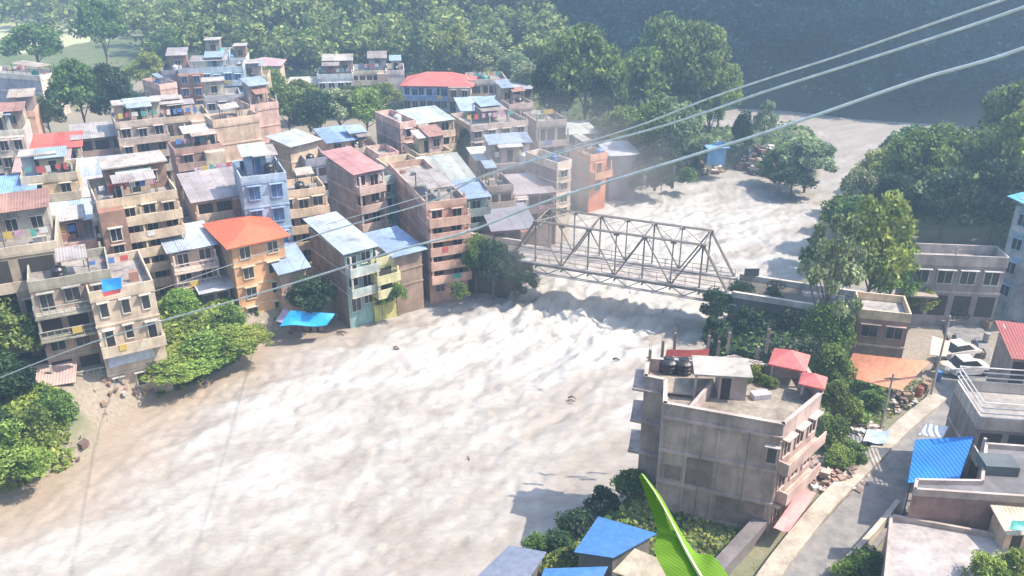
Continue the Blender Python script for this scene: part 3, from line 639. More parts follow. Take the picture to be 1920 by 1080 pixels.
bl('apartment_block', 'white end of the long apartment building with dark square windows', 600, 148, 200, 662, dep=9, a=8, g=3.7, wall=(.62, .65, .67), fl=2, front='win', roof='flat', nwin=4, win=(1.4, 1.0))
bl('apartment_block', 'cream stretch of the long apartment building with open galleries', 663, 138, 195, 726, dep=9, a=8, g=3.7, wall=(.58, .52, .44), fl=3, front='open', roof='flat', nwin=5, trim=(.64, .60, .52), par=.5)
bl('apartment_block', 'plain white end wall block next to the red hip roof', 727, 140, 195, 758, dep=9, a=8, g=3.7, wall=(.64, .62, .62), fl=2, front='none', roof='flat', room=True)
bl('school_building', 'white building with a red hip roof and a blue verandah', 758, 160, 208, 882, dep=10, a=-4, g=3.7, wall=(.60, .64, .68), fl=2, front='bal', roof='hip', rc=(.62, .16, .13), nwin=9, trim=(.30, .42, .68), bal=(.22, .36, .66), rise=1.8)
bl('town_house', 'white house with a blue tin roof right of the red hip roof', 868, 208, 250, 952, dep=9, a=12, g=3.7, wall=(.60, .60, .64), fl=1, front='bal', roof='shed', rc=(.36, .46, .66), nwin=6, cat='house', rise=.7)
bl('town_house', 'flat-roofed grey house behind the blue tin roof', 880, 158, 205, 950, dep=9, a=8, g=3.7, wall=(.50, .48, .48), fl=2, front='open', roof='flat', nwin=3, cat='house')
bl('town_house', 'grey house with a pale flat roof at the right end of the back row', 940, 168, 212, 1000, dep=9, a=8, g=3.7, wall=(.46, .44, .45), fl=2, front='win', roof='shed', rc=(.50, .52, .56), nwin=3, cat='house', rise=.4)
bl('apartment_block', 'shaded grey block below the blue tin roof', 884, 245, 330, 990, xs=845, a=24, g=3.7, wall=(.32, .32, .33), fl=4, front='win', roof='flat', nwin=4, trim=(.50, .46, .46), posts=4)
bl('town_house', 'pink-grey house at the end of the bank trees', 955, 205, 285, 1000, dep=8, a=22, g=3.7, wall=(.44, .38, .38), fl=3, front='open', roof='flat', nwin=2, cat='house')
bl('town_house', 'small white-roofed house above the bridge road', 895, 300, 365, 920, dep=6, a=15, g=3.7, wall=(.50, .52, .52), fl=2, front='none', roof='shed', rc=(.62, .64, .62), cat='house', rise=.4)
bl('town_house', 'cluttered grey house behind the tall white-fronted house', 930, 318, 385, 1010, dep=8, a=15, g=3.7, wall=(.36, .33, .34), fl=2, front='open', roof='flat', nwin=4, cat='house')
bl('town_house', 'grey frame house with white posts beside the bank trees', 1005, 238, 305, 1062, dep=8, a=18, g=3.5, wall=(.42, .40, .41), fl=2, front='open', roof='flat', nwin=3, cat='house', posts=4)
bl('town_house', 'half hidden pale house at the edge of the upstream trees', 1062, 252, 302, 1118, dep=7, a=14, g=3.2, wall=(.48, .46, .46), fl=2, front='win', roof='shed', rc=(.48, .52, .50), nwin=3, cat='house', rise=.5)
bl('town_house', 'dark house with grey striped roofs beside the orange upstream house', 1142, 292, 345, 1195, dep=6, a=14, g=3, wall=(.24, .24, .28), fl=2, front='none', roof='shed', rc=(.46, .48, .54), cat='house', rise=.6)
bl('town_house', 'olive and cream house squeezed between teal house and market roof', 790, 300, 372, 848, dep=7, a=28, g=3.7, wall=(.50, .44, .32), fl=2, front='open', roof='flat', nwin=3, cat='house')
bl('town_house', 'small slate roofed house beside the beige three-parapet block', 338, 435, 500, 378, dep=6, a=28, g=3.7, wall=(.22, .23, .30), fl=2, front='open', roof='flat', nwin=1, cat='house', room=False)
bl('town_house', 'lilac house behind the beige three-parapet block', 388, 340, 425, 470, dep=4, a=28, g=3.7, wall=(.42, .36, .44), fl=3, front='bal', roof='flat', nwin=3, cat='house', posts=3)

# --- upstream spit
bl('spit_hut', 'small blue hut on the wooded spit upstream of the bridge', 1326, 280, 303, 1362, dep=3, sink=.6, a=4, g=3.4, wall=(.22, .42, .70), fl=1, front='none', roof='shed', rc=(.20, .40, .70), cat='hut', rise=.2)

def heap(name, label, px, py, z, rad, n, cols, s=(.1, .5)):
    q = P(px, py, z); q.z = gz(q.x, q.y); rr = random.Random(hash_(label)); mb = MB()
    for k in range(n):
        r0 = rad*math.sqrt(rr.random()); a_ = rr.uniform(0, 6.28); cx_, cy_ = r0*math.cos(a_), r0*math.sin(a_); zz = gz(q.x+cx_, q.y+cy_)-q.z+max(0, (1-r0/rad))*.7
        w1_, w2_, h_ = rr.uniform(*s), rr.uniform(*s), rr.uniform(.04, s[1]*.6); c0, s0 = math.cos(rr.uniform(0, 3)), 0; a2_ = rr.uniform(0, 3.1)
        pr = [(cx_+w1_*math.cos(a2_+t0)*(1 if i % 2 else .8), cy_+w2_*math.sin(a2_+t0)) for i, t0 in enumerate((0, 1.5, 3.1, 4.6))]
        mb.prism(pr, zz-.2, zz+h_, rr.randrange(len(cols)))
    o = mb.build(name, cols, None, q); o['kind'] = 'stuff'; o['label'] = label
RC0 = [plaster(c_) for c_ in ((.30, .20, .16), (.45, .38, .33), (.55, .52, .48), (.20, .14, .12), (.35, .22, .18))]
# ------------------------------------------------------------------ tarps, awnings, loose sheets
def cloth(name, label, cat, c4, mat, sag=.25, th=.03, parent=None, n=8, group=None):
    """sheet over four corners (world), wrinkled, with thickness"""
    c4 = [Vector(q) for q in c4]; o0 = sum(c4, Vector())/4; r_ = random.Random(hash_(label)); pts = []
    ph = r_.uniform(0, 9)
    for j in range(n+1):
        for i in range(n+1):
            u, v = i/n, j/n
            q = c4[0]*(1-u)*(1-v)+c4[1]*u*(1-v)+c4[2]*u*v+c4[3]*(1-u)*v
            q = q + Vector((0, 0, -sag*math.sin(u*math.pi)*math.sin(v*math.pi)+sag*.35*math.sin(7*u+ph)*math.cos(5*v+ph)))
            pts.append(q-o0)
    mb = MB(); k = n+1; mb.v = [tuple(p_) for p_ in pts] + [tuple(p_-Vector((0, 0, th))) for p_ in pts]; m_ = k*k
    for j in range(n):
        for i in range(n):
            a_ = j*k+i; mb.f.append((a_, a_+1, a_+k+1, a_+k)); mb.f.append((m_+a_, m_+a_+k, m_+a_+k+1, m_+a_+1)); mb.m += [0, 0]
    edge = [i for i in range(n)] + [j*k+n for j in range(n)] + [n*k+i for i in range(n, 0, -1)] + [j*k for j in range(n, 0, -1)]
    for i in range(len(edge)):
        a_, b_ = edge[i], edge[(i+1) % len(edge)]; mb.f.append((b_, a_, m_+a_, m_+b_)); mb.m.append(0)
    if parent is not None:
        return mb.build(name, mat, parent, o0-parent.location)
    return tag(mb.build(name, mat, None, o0), label, cat, group)
TBLUE = flat('blue_tarpaulin', (.02, .24, .62), .4); TBLUE2 = flat('bright_blue_tarpaulin', (.02, .34, .75), .4)
# bright blue tarpaulin shelter at the river edge
z = 3.0; t_ = thing('tarpaulin_shelter', 'bright blue tarpaulin shelter at the water edge right of the orange house', 'shelter', P(575, 612, 1.2))
cloth('tarpaulin', 'a', '', [P(524, 611, 2.6), P(612, 610, 2.3), P(628, 588, 3.0), P(545, 582, 3.9)], TBLUE2, .3, parent=t_)
cloth('tarpaulin', 'flap', '', [P(516, 602, 2.3), P(535, 606, 2.6), P(550, 586, 3.4), P(532, 578, 3.2)], flat('lilac_sheet', (.45, .40, .60), .6), .1, parent=t_)
for px_, py_ in ((530, 618), (570, 618), (612, 612), (625, 603), (548, 602)):
    q = P(px_, py_, .6) - t_.location; mb = MB(); mb.tube([q, q+Vector((0, 0, 2.2))], .06, 5); mb.build('post', BARK, t_)
mb = MB(); q = P(570, 610, .8)-t_.location
for k in range(6): mb.box(q.x-2.2+k*.75, q.y-.2, q.z-.6, q.x-1.7+k*.75, q.y+.3+random.random()*.5, q.z+.3+random.random()*.6)
mb.build('crates', flat('clutter', (.22, .17, .16), .8), t_)
# blue cloth and red cloth on the roof of the white riverside house
cloth('tarpaulin', 'deep blue tarpaulin hung on the roof of the white riverside house', 'tarpaulin', [P(191, 548, 12.0), P(229, 540, 12.0), P(227, 520, 12.9), P(190, 524, 12.9)], TBLUE, .12)
cloth('red_blanket', 'red blanket drying below the deep blue tarpaulin on the left bank', 'blanket', [P(195, 556, 11.6), P(225, 548, 11.6), P(227, 540, 12.0), P(191, 548, 12.0)], flat('red_cloth', (.55, .10, .10), .8), .1)
cloth('awning', 'pale blue awning over the lowest balcony of the white riverside house', 'awning', [P(205, 690, 4.1), P(292, 668, 4.1), P(285, 650, 5.4), P(200, 662, 5.4)], flat('pale_blue_sheet', (.50, .56, .72), .5), .15)

# ------------------------------------------------------------------ water tanks on roofs
def tankmesh(col):
    mb = MB(); mb.lathe([(.50, 0), (.55, .04), (.55, .28), (.52, .31), (.55, .34), (.55, .6), (.52, .63), (.55, .66), (.55, .92), (.40, 1.08), (.2, 1.14), (.2, 1.2), (.03, 1.22)], 0, 0, 16)
    return mb.mesh('water_tank', col)
SHC = [(.28, .36, .50), (.44, .40, .36), (.36, .20, .16), (.34, .31, .30), (.30, .26, .24), (.42, .36, .30)]
WCOL = [(.56, .46, .36), (.54, .40, .36), (.42, .34, .30), (.50, .47, .42), (.36, .27, .24), (.58, .52, .42), (.40, .42, .46)]
for root, w_, d_, h in list(ROOMS):
    rnd = random.Random(int(root.location.y*77+root.location.x*13))
    if w_ < 3 or d_ < 3: continue
    if rnd.random() < .6 and w_ > 3.6 and d_ > 4:
        pw = w_*rnd.uniform(.4, .95); pd = d_*rnd.uniform(.35, .6); px0 = rnd.choice([.15, w_-pw-.15]); py0 = d_-pd-.15; ph_ = rnd.uniform(2.3, 2.9); wc = rnd.choice(WCOL)
        mb = MB(); mb.box(px0, py0, h+.003, px0+pw, py0+pd, h+ph_); rm = mb.build('penthouse', plaster(wc, .6) if rnd.random() < .75 else BRK, root)
        n_ = max(1, int(pw/2))
        for j in range(n_): link('window', winmesh(min(.9, pw/n_*.5), 1.1, wc), rm, (px0+pw*(j+.5)/n_, py0, h+.8))
        mb = MB()
        if rnd.random() < .5: mb.box(px0-.25, py0-.6, h+ph_+.004, px0+pw+.25, py0+pd+.1, h+ph_+.14); mb.build('roof_slab', plaster((.44, .41, .38), .6), rm)
        else:
            k_ = max(2, int(pw/1.0)); 
            for i in range(k_):
                xa, xb = px0-.3+(pw+.6)*i/k_, px0-.3+(pw+.6)*(i+1)/k_-.02; z_ = h+ph_+.05+rnd.uniform(0, .06)
                mb.slab((xa, py0-.7, z_), (xb, py0-.7, z_), (xb, py0+pd+.2, z_+.6), (xa, py0+pd+.2, z_+.6), .04)
            mb.build('roof_sheet', tin(rnd.choice(SHC), .8), rm)
        d_ = d_-pd
        if d_ < 3: continue
    if rnd.random() < .6:
        sw_, sd_ = w_*rnd.uniform(.35, .6), d_*rnd.uniform(.3, .5); x_, y_ = rnd.uniform(.3, w_-sw_-.2), rnd.uniform(.3, d_-sd_-.2); hh = rnd.uniform(1.7, 2.3)
        mb = MB(); k_ = max(2, int(sw_/.9))
        for i in range(k_):
            z_ = h+hh+rnd.uniform(0, .05); xa, xb = x_+sw_*i/k_, x_+sw_*(i+1)/k_-.02
            mb.slab((xa, y_-.2, z_), (xb, y_-.2, z_), (xb, y_+sd_+.1, z_+.4), (xa, y_+sd_+.1, z_+.4), .04)
        o = mb.build('roof_shelter', tin(rnd.choice(SHC), .8), root)
        for px_, py_ in ((x_+.1, y_), (x_+sw_-.15, y_), (x_+.1, y_+sd_), (x_+sw_-.15, y_+sd_)):
            mb = MB(); mb.box(px_, py_, h, px_+.09, py_+.09, h+hh-.02+.4*(py_ > y_)); mb.build('post', BARK, o)
    for i in range(rnd.randint(1, 3)):
        x_, y_ = rnd.uniform(.4, w_-1.4), rnd.uniform(.3, d_-1.2); mb = MB(); mb.box(x_, y_, h+.004, x_+rnd.uniform(.4, 1.1), y_+rnd.uniform(.3, .8), h+rnd.uniform(.3, .9))
        mb.build('roof_box', flat('clutter', rnd.choice([(.22, .17, .16), (.40, .36, .32), (.12, .14, .16), (.34, .18, .13), (.2, .28, .16)]), .8), root)
    if rnd.random() < .5:
        y_ = d_*rnd.uniform(.3, .7); mb = MB(); mb.tube([(.3, y_, h+1.7), (w_/2, y_, h+1.55), (w_-.3, y_, h+1.7)], .012, 4); mb.box(.25, y_-.03, h, .31, y_+.03, h+1.75); mb.box(w_-.31, y_-.03, h, w_-.25, y_+.03, h+1.75)
        o = mb.build('laundry_line', BARK, root); x_ = .6
        while x_ < w_-1.2:
            cw = rnd.uniform(.4, .9); mb = MB(); mb.box(x_, y_-.012, h+.75+rnd.uniform(0, .3), x_+cw, y_+.012, h+1.55); x_ += cw+rnd.uniform(.1, .6)
            mb.build('laundry', flat('cloth', rnd.choice([(.5, .1, .1), (.1, .2, .5), (.6, .6, .58), (.55, .4, .1), (.1, .35, .3), (.5, .3, .4)]), .8), o)
TK = {'black': tankmesh(flat('black_plastic', (.03, .03, .035), .35)), 'teal': tankmesh(flat('teal_plastic', (.06, .36, .30), .4)), 'white': tankmesh(flat('white_plastic', (.6, .6, .6), .4)), 'blue': tankmesh(flat('blue_plastic', (.08, .2, .5), .4))}
tank_n = 0; tank_lab = set()
for root, w_, d_, h in list(ROOMS):
    rnd = random.Random(int(root.location.x*31))
    if rnd.random() < .62 and tank_n < 34:
        kc = rnd.choice(['black', 'black', 'teal', 'white', 'blue']); A = root.rotation_euler.z
        lx, ly = w_*rnd.uniform(.2, .8), d_*rnd.uniform(.15, .4)
        mb = MB()
        q = root.location + Vector((lx*math.cos(A)-ly*math.sin(A), lx*math.sin(A)+ly*math.cos(A), h))
        short = root['label'].split(' with ')[0].split(' beside ')[0].split(' under ')[0].split(' right of ')[0].split(' left of ')[0]
        if (kc, short) in tank_lab: continue
        tank_lab.add((kc, short))
        o = link('water_tank', TK[kc], None, q); o.scale = (1, 1, 1.1); tag(o, f'{kc} water tank on the roof of the {" ".join(short.split()[:8])}', 'water tank', 'rooftop water tanks'); tank_n += 1

# ------------------------------------------------------------------ steel truss bridge
DZ = 5.0
A0 = P(970, 473, DZ); B0 = P(1372, 536, DZ); ax = (B0-A0); L = ax.length; bang = math.atan2(ax.y, ax.x)
STEEL = flat('weathered_steel', (.21, .19, .17), .65, .2); DECK = plaster((.42, .38, .36), .3)
br = thing('truss_bridge', 'grey steel truss bridge with a narrow deck over the flooded river', 'bridge', A0, bang)
BW, BH, NP = 2.15, 4.9, 8; pl = L/NP
mb = MB(); mb.box(-.4, -BW+.15, -.28, L+.4, BW-.15, 0)
mb.build('deck', DECK, br)
mb = MB()
for s_ in (-1, 1): mb.box(-.3, s_*BW-.5*(s_ > 0)-.1*(s_ < 0)-.1, .0+.003, L+.3, s_*BW-.5*(s_ > 0)-.1*(s_ < 0)+.6-.0, .18)
mb.build('kerb', plaster((.50, .46, .44), .3), br)
def beam(mb, a, b, s=.12, k=4): mb.tube([a, b], s*.85, k)
for s_ in (-1, 1):
    y = s_*BW; mb = MB()
    beam(mb, (pl*.95, y, BH), (L-pl*.95, y, BH), .16); o_t = mb.build('truss', STEEL, br)
    mb = MB(); beam(mb, (0, y, -.1), (L, y, -.1), .19); beam(mb, (0, y, -1.05), (L, y, -1.05), .12)
    for i in range(NP*2): beam(mb, (i*pl/2, y, -1.0 if i % 2 else -.1), ((i+1)*pl/2, y, -.1 if i % 2 else -1.0), .06)
    mb.build('bottom_chord', STEEL, o_t)
    for xa, xb in ((0, pl), (L, L-pl)):
        mb = MB(); beam(mb, (xa, y, 0), (xb, y, BH), .17); mb.build('end_post', STEEL, o_t)
    for i in range(1, NP):
        mb = MB(); beam(mb, (i*pl, y, 0), (i*pl, y, BH), .11 if i % 2 else .09); mb.build('vertical', STEEL, o_t)
    for i in range(1, NP-1):
        mb = MB()
        if i % 2: beam(mb, (i*pl, y, BH), ((i+1)*pl, y, 0), .10)
        else: beam(mb, (i*pl, y, 0), ((i+1)*pl, y, BH), .10)
        mb.build('diagonal', STEEL, o_t)
    mb = MB()
    for zz in (.55, 1.05): beam(mb, (0, y-.12*s_-.1*s_, zz), (L, y-.22*s_, zz), .045)
    for i in range(NP*2+1): beam(mb, (i*pl/2, y-.22*s_, 0), (i*pl/2, y-.22*s_, 1.05), .035)
    mb.build('railing', STEEL, br)
    for i in range(1, NP):
        mb = MB(); mb.box(i*pl-.28, y-.17, BH-.3, i*pl+.28, y+.17, BH+.05); mb.build('gusset', STEEL, o_t)
for i in range(1, NP):
    mb = MB(); beam(mb, (i*pl, -BW, BH), (i*pl, BW, BH), .08)
    if i < NP-1: beam(mb, (i*pl, -BW, BH), ((i+1)*pl, BW, BH), .055); beam(mb, (i*pl, BW, BH), ((i+1)*pl, -BW, BH), .055)
    if i in (1, NP-1): beam(mb, (i*pl, -BW, BH-.9), (i*pl, BW, BH-.9), .07); beam(mb, (i*pl, -BW, BH-.9), (i*pl, 0, BH), .05); beam(mb, (i*pl, BW, BH-.9), (i*pl, 0, BH), .05)
    mb.build('top_bracing', STEEL, br)
mb = MB()
for i in range(NP+1): beam(mb, (i*pl, -BW, -.5), (i*pl, BW, -.5), .14)
mb.build('floor_beam', STEEL, br)
mb = MB(); beam(mb, (-1, -BW-.5, -.9), (L+1, -BW-.5, -.9), .13); mb.build('pipe', flat('pale_pipe', (.36, .33, .31), .6), br)
# approaches
def approach(label, xa, xb, zb, col, y0=-2.35, y1=2.35):
    o = thing('bridge_abutment', label, 'abutment', A0, bang); mb = MB()
    mb.box(xa, y0, -7, xb, y1, -.06); mb.build('masonry', col, o)
    mb = MB(); mb.box(xa, y0-.05, -.058, xb, y0+.3, .55); mb.box(xa, y1-.3, -.058, xb, y1+.05, .55); mb.build('parapet', plaster((.56, .52, .48), .4), o)
    return o
STONE = plaster((.13, .12, .10), .6)
approach('pale-topped approach wall at the left end of the truss bridge', -9.6, -.45, 0, STONE)
approach('dark overgrown approach wall at the right end of the truss bridge', L+.45, L+13, 0, STONE, -2.6, 2.4)
t_ = thing('notice_board', 'dark rectangular notice board beside the right end of the bridge', 'sign', P(1407, 530, DZ))
mb = MB(); mb.tube([(0, 0, -.5), (0, 0, 1.1)], .06, 6); mb.build('post', STEEL, t_)
mb = MB(); mb.box(-.75, -.05, .75, .75, .05, 1.6); mb.build('panel', flat('sign_grey', (.12, .12, .13), .6), t_)

# ------------------------------------------------------------------ road on the right bank
def strip(name, pts, half, z, mat, up=.03, kind='structure'):
    V = []; Qs = []; pts = [Vector((p_[0], p_[1])) for p_ in pts]; res = []
    for i in range(len(pts)-1):
        n = max(2, int((pts[i+1]-pts[i]).length/1.0))
        for k in range(n): res.append(pts[i].lerp(pts[i+1], k/n))
    res.append(pts[-1])
    for _ in range(6): res = [res[0]]+[(res[i-1]+res[i]*2+res[i+1])/4 for i in range(1, len(res)-1)]+[res[-1]]
    for i, q in enumerate(res):
        d = (res[min(i+1, len(res)-1)]-res[max(0, i-1)]).normalized(); n = Vector((-d.y, d.x))
        zz = z(q, i/len(res)) if callable(z) else z
        V.append((*(q+n*half[0]), zz+up)); V.append((*(q-n*half[1]), zz+up))
    Qs = [(2*i, 2*i+1, 2*i+3, 2*i+2) for i in range(len(res)-1)]
    mb = MB(); m_ = len(V); mb.v = V+[(x_, y_, z_-1.2) for x_, y_, z_ in V]
    for a_, b_, c_, d_ in Qs:
        mb.f += [(a_, d_, c_, b_), (m_+b_, m_+c_, m_+d_, m_+a_), (a_, m_+a_, m_+d_, d_), (b_, c_, m_+c_, m_+b_)]; mb.m += [0]*4
    o = mb.build(name, mat); o['kind'] = kind; return o
roadpx = [(1440, 1180), (1545, 1060), (1625, 965), (1690, 890), (1745, 810), (1795, 730), (1822, 650), (1800, 592), (1690, 572), (1585, 566), (1500, 560)]
rp = [P(x, y, 3.9) for x, y in roadpx]
rz = lambda q, s: 3.9 + 1.05*max(0, min(1, (s-.72)/.2))
am, t, b = newmat('asphalt'); g = nd(t, 'ShaderNodeNewGeometry'); n1 = noise(t, 1.1, 8, .7, g.outputs['Position'])
r = ramp(t, n1.outputs[0], [(.3, (.13, .125, .125)), (.5, (.20, .19, .185)), (.7, (.28, .26, .245))]); t.links.new(r.outputs[0], b.inputs['Base Color']); b.inputs['Roughness'].default_value = .9
strip('road', rp, (1.75, 1.75), rz, am, .03)
kp = [P(x, y, 4.1) for x, y in ((1395, 1150), (1452, 1062), (1545, 945), (1620, 872), (1690, 800), (1762, 742))]
o = strip('roadside_ledge', kp, (.62, .62), 4.1, plaster((.46, .41, .35), .5), .06)
del o['kind']; tag(o, 'broad pale concrete ledge running along the river side of the road', 'kerb wall')
kp = [P(x, y, 4.3) for x, y in ((1590, 1052), (1640, 1000), (1683, 945))]
o = strip('low_wall', kp, (.16, .16), 4.6, plaster((.58, .53, .46), .3), .06)
del o['kind']; tag(o, 'short low plastered wall on the hill side of the road', 'wall')

# ------------------------------------------------------------------ big riverside building in the foreground
ZR = 12.2; FZ = 11.3
fp = [P(x, y, ZR) for x, y in ((1245, 757), (1470, 797), (1542, 737), (1512, 688), (1214, 672), (1209, 706), (1246, 713))]
gb = 1.0; base = Vector((fp[1].x, fp[1].y, 3.6))
FW = plaster((.52, .41, .39), .45); FT = plaster((.50, .42, .40), .3); FP = plaster((.60, .44, .40), .35); FR = plaster((.33, .29, .24), .8)
fb = thing('riverside_block', 'big plain grey-pink riverside block with a terrace roof in the foreground', 'building', base)
loc = [Vector((q.x-base.x, q.y-base.y)) for q in fp]
mb = MB(); mb.prism([(q.x, q.y) for q in loc], gb-base.z, FZ-base.z, 0, 1)
mb.m[:] = mb.m; mb.build('wall', [FW, FR], fb)
def edge(i, j=None):
    a_ = loc[i]; b_ = loc[(i+1) % len(loc)] if j is None else loc[j]; d = b_-a_
    return a_, d.length, math.atan2(d.y, d.x)
hz = lambda z_: z_-base.z
for i in range(len(loc)):
    a_, ln, an = edge(i); mb = MB()
    mb.box(0.0, .0+.004, hz(FZ)-.25, ln-.004, .16, hz(ZR), 0); mb.box(-.05, -.07, hz(ZR)+.003, ln+.05, .2, hz(ZR)+.09, 1)
    mb.build('parapet', [FW, FT], fb, (a_.x, a_.y, 0), an)
flz = [3.6, 6.2, 8.75, FZ]
# front facade: floor beams, pilasters, infill frames
a_, ln, an = edge(0)
mb = MB()
for k, zz in enumerate(flz[1:]): mb.box(-.06, -.16, hz(zz)-.14, ln+.06, -.003, hz(zz)+.06)
mb.build('floor_beam', FW, fb, (a_.x, a_.y, 0), an)
for fx in (.0, .22, .48, .985):
    mb = MB(); mb.box(ln*fx, -.09, hz(1.5), ln*fx+.16, -.002, hz(FZ)-.3)
    mb.build('pilaster', FT if fx < .9 else FW, fb, (a_.x, a_.y, 0), an)
mb = MB(); mb.box(ln*.23+.02, -.03, hz(6.4), ln*.46, -.001, hz(8.5)); mb.box(ln*.53, -.03, hz(4.0), ln*.95, -.001, hz(6.0)); mb.box(.4, -.03, hz(6.5), ln*.2, -.001, hz(7.6))
mb.build('infill_panel', brickmat((.27, .19, .18), (.34, .30, .30)), fb, (a_.x, a_.y, 0), an)
for fx in (.36, .74):
    mb = MB(); mb.tube([(ln*fx, -.2, hz(2)), (ln*fx, -.2, hz(FZ))], .045, 6); mb.build('drain_pipe', plaster((.30, .27, .26), .6), fb, (a_.x, a_.y, 0), an)
link('window', winmesh(.55, 1.2, (.52, .45, .43)), fb, (*(a_+(loc[1]-loc[0])*.94), hz(9.3)), an)
# left wing ledges
a5, ln5, an5 = edge(5); a4, ln4, an4 = edge(4)
for zz in (6.2, 8.75, FZ):
    mb = MB(); mb.box(-.75, -.35, hz(zz)-.13, ln5+.1, -.004, hz(zz)+.03); mb.build('ledge', FW, fb, (a5.x, a5.y, 0), an5)
    mb = MB(); mb.box(.1, -.75, hz(zz)-.13, ln4-.01, -.004, hz(zz)+.03); mb.build('ledge', FW, fb, (a4.x, a4.y, 0), an4)
# right facade: pink balconies, windows, stair parapets
a1, ln1, an1 = edge(1)
for k, zz in enumerate(flz[:-1]):
    for j in range(3):
        link('window', winmesh(.9, 1.3, (.62, .48, .44)), fb, (a1.x+math.cos(an1)*ln1*(j+.5)/3, a1.y+math.sin(an1)*ln1*(j+.5)/3, hz(zz)+.8), an1)
    if k > 0:
        mb = MB(); x0_ = .0 if k == 2 else .5
        mb.box(x0_, -.75, hz(zz)-.12, ln1, -.01, hz(zz)+.03); mb.box(x0_, -.75, hz(zz)+.03, ln1, -.66, hz(zz)+.8, 0)
        mb.box(x0_, -.66, hz(zz)+.03, x0_+.1, -.01, hz(zz)+.8); mb.build('balcony', FP, fb, (a1.x, a1.y, 0), an1)
a2, ln2, an2 = edge(2)
for k, zz in enumerate(flz[:-1]):
    link('window', winmesh(.8, 1.2, (.62, .48, .44)), fb, (a2.x+math.cos(an2)*ln2*.5, a2.y+math.sin(an2)*ln2*.5, hz(zz)+.8), an2)
# inner parapet and roof room
p0 = P(1293, 768, ZR); p1 = P(1338, 716, ZR); d = (p1-p0).to_2d(); mb = MB()
mb.box(.2, 0, hz(FZ)+.004, d.length, .14, hz(ZR)); mb.box(.2, -.04, hz(ZR)+.003, d.length, .18, hz(ZR)+.08)
mb.build('parapet', FT, fb, (p0.x-base.x, p0.y-base.y, 0), math.atan2(d.y, d.x))
c_ = P(1345, 748, FZ); rt = P(1392, 742, FZ); d = (rt-c_).to_2d(); rl = d.length
rm = thing('x', 'x', 'x'); bpy.data.objects.remove(rm)
mb = MB(); mb.box(0, 0, .004, rl, 1.9, 1.85); rm = mb.build('stair_room', FT, fb, (c_.x-base.x, c_.y-base.y, hz(FZ)), -.12)
mb = MB(); mb.box(-1.7, -.35, 1.87, rl+.25, 2.2, 2.0); mb.build('roof_slab', plaster((.42, .40, .38), .5), rm)
mb = MB(); mb.box(.15, -.05, .02, .75, -.003, 1.6); mb.build('door', flat('dark_opening', (.05, .042, .04), .9), rm)
mb = MB(); mb.tube([(-1.55, -.2, 0), (-1.55, -.2, 1.87)], .08, 6); mb.build('post', FT, rm)
# canopy over the left wing
mb = MB(); q = [P(1240, 735, 11.6), P(1305, 741, 11.6), P(1338, 710, 11.9), P(1248, 708, 11.9)]
mb.slab(*[(v.x-base.x, v.y-base.y, v.z-base.z) for v in q], .08); mb.build('canopy', plaster((.34, .29, .23), .7), fb)
# posts round the roof
for px_, py_, hh in ((1216, 700, 1.9), (1240, 682, 1.9), (1263, 665, 1.8), (1326, 668, 1.7), (1345, 672, 1.4), (1364, 662, 1.7), (1418, 682, 1.4), (1436, 662, 2.0)):
    q = P(px_, py_, FZ); mb = MB(); mb.box(-.09, -.09, 0, .09, .09, hh)
    for s_ in (-.05, .05): mb.tube([(s_, 0, hh), (s_*1.6, .01, hh+.5)], .014, 4)
    mb.build('post', plaster((.34, .27, .23), .5), fb, (q.x-base.x, q.y-base.y, hz(FZ)))
mb = MB(); q0 = P(1345, 672, FZ+1.2); q1 = P(1418, 682, FZ+1.2)
mb.tube([q0-base, (q0+q1)/2-base+Vector((0, .6, .1)), q1-base], .06, 6)
q0 = P(1364, 668, FZ+.6); q1 = P(1430, 680, FZ+.6); mb.tube([q0-base, q1-base], .08, 6); mb.build('railing', FT, fb)
def pavilion(cx_, cy_, s, hh, rh, zf):
    q = P(cx_, cy_, zf); o = thing('pavilion_tmp', '', ''); bpy.data.objects.remove(o)
    mb = MB(); o_ = .28
    n0 = 0; mb.v = [(-s-o_, -s-o_, hh), (s+o_, -s-o_, hh), (s+o_, s+o_, hh), (-s-o_, s+o_, hh), (0, 0, hh+rh)]+[(-s-o_, -s-o_, hh-.12), (s+o_, -s-o_, hh-.12), (s+o_, s+o_, hh-.12), (-s-o_, s+o_, hh-.12)]
    mb.f = [(0, 1, 4), (1, 2, 4), (2, 3, 4), (3, 0, 4), (8, 7, 6, 5), (0, 5, 6, 1), (1, 6, 7, 2), (2, 7, 8, 3), (3, 8, 5, 0)]; mb.m = [0]*9
    pv = mb.build('pavilion_roof', flat('red_roof_paint', (.62, .15, .14), .6), fb, (q.x-base.x, q.y-base.y, hz(zf)), R(-25))
    for sx_ in (-1, 1):
        for sy_ in (-1, 1):
            mb = MB(); mb.box(sx_*s-.08, sy_*s-.08, 0.003, sx_*s+.08, sy_*s+.08, hh-.13); mb.build('post', plaster((.56, .54, .52), .3), pv)
    mb = MB(); mb.box(-s+.1, s-.06, 0, s-.1, s+.06, hh*.45); mb.build('low_wall', FT, pv)
pavilion(1475, 708, .95, 1.45, .75, FZ); pavilion(1521, 735, .55, .9, .55, ZR-.5)
cloth('tarpaulin', 'red tarpaulin stretched over the back of the terrace roof', 'tarpaulin', [P(1247, 668, 12.6), P(1328, 668, 12.6), P(1330, 655, 13.1), P(1250, 656, 13.1)], flat('red_tarpaulin', (.62, .14, .12), .6), .1)
for i, (px_, py_) in enumerate(((1252, 696), (1280, 698))):
    o = link('water_tank', TK['black'], None, P(px_, py_, FZ)); o.scale = (1.15, 1.15, .9); tag(o, ('left' if i == 0 else 'right')+' one of the two black water tanks beside the roof room of the foreground block', 'water tank', 'rooftop water tanks')
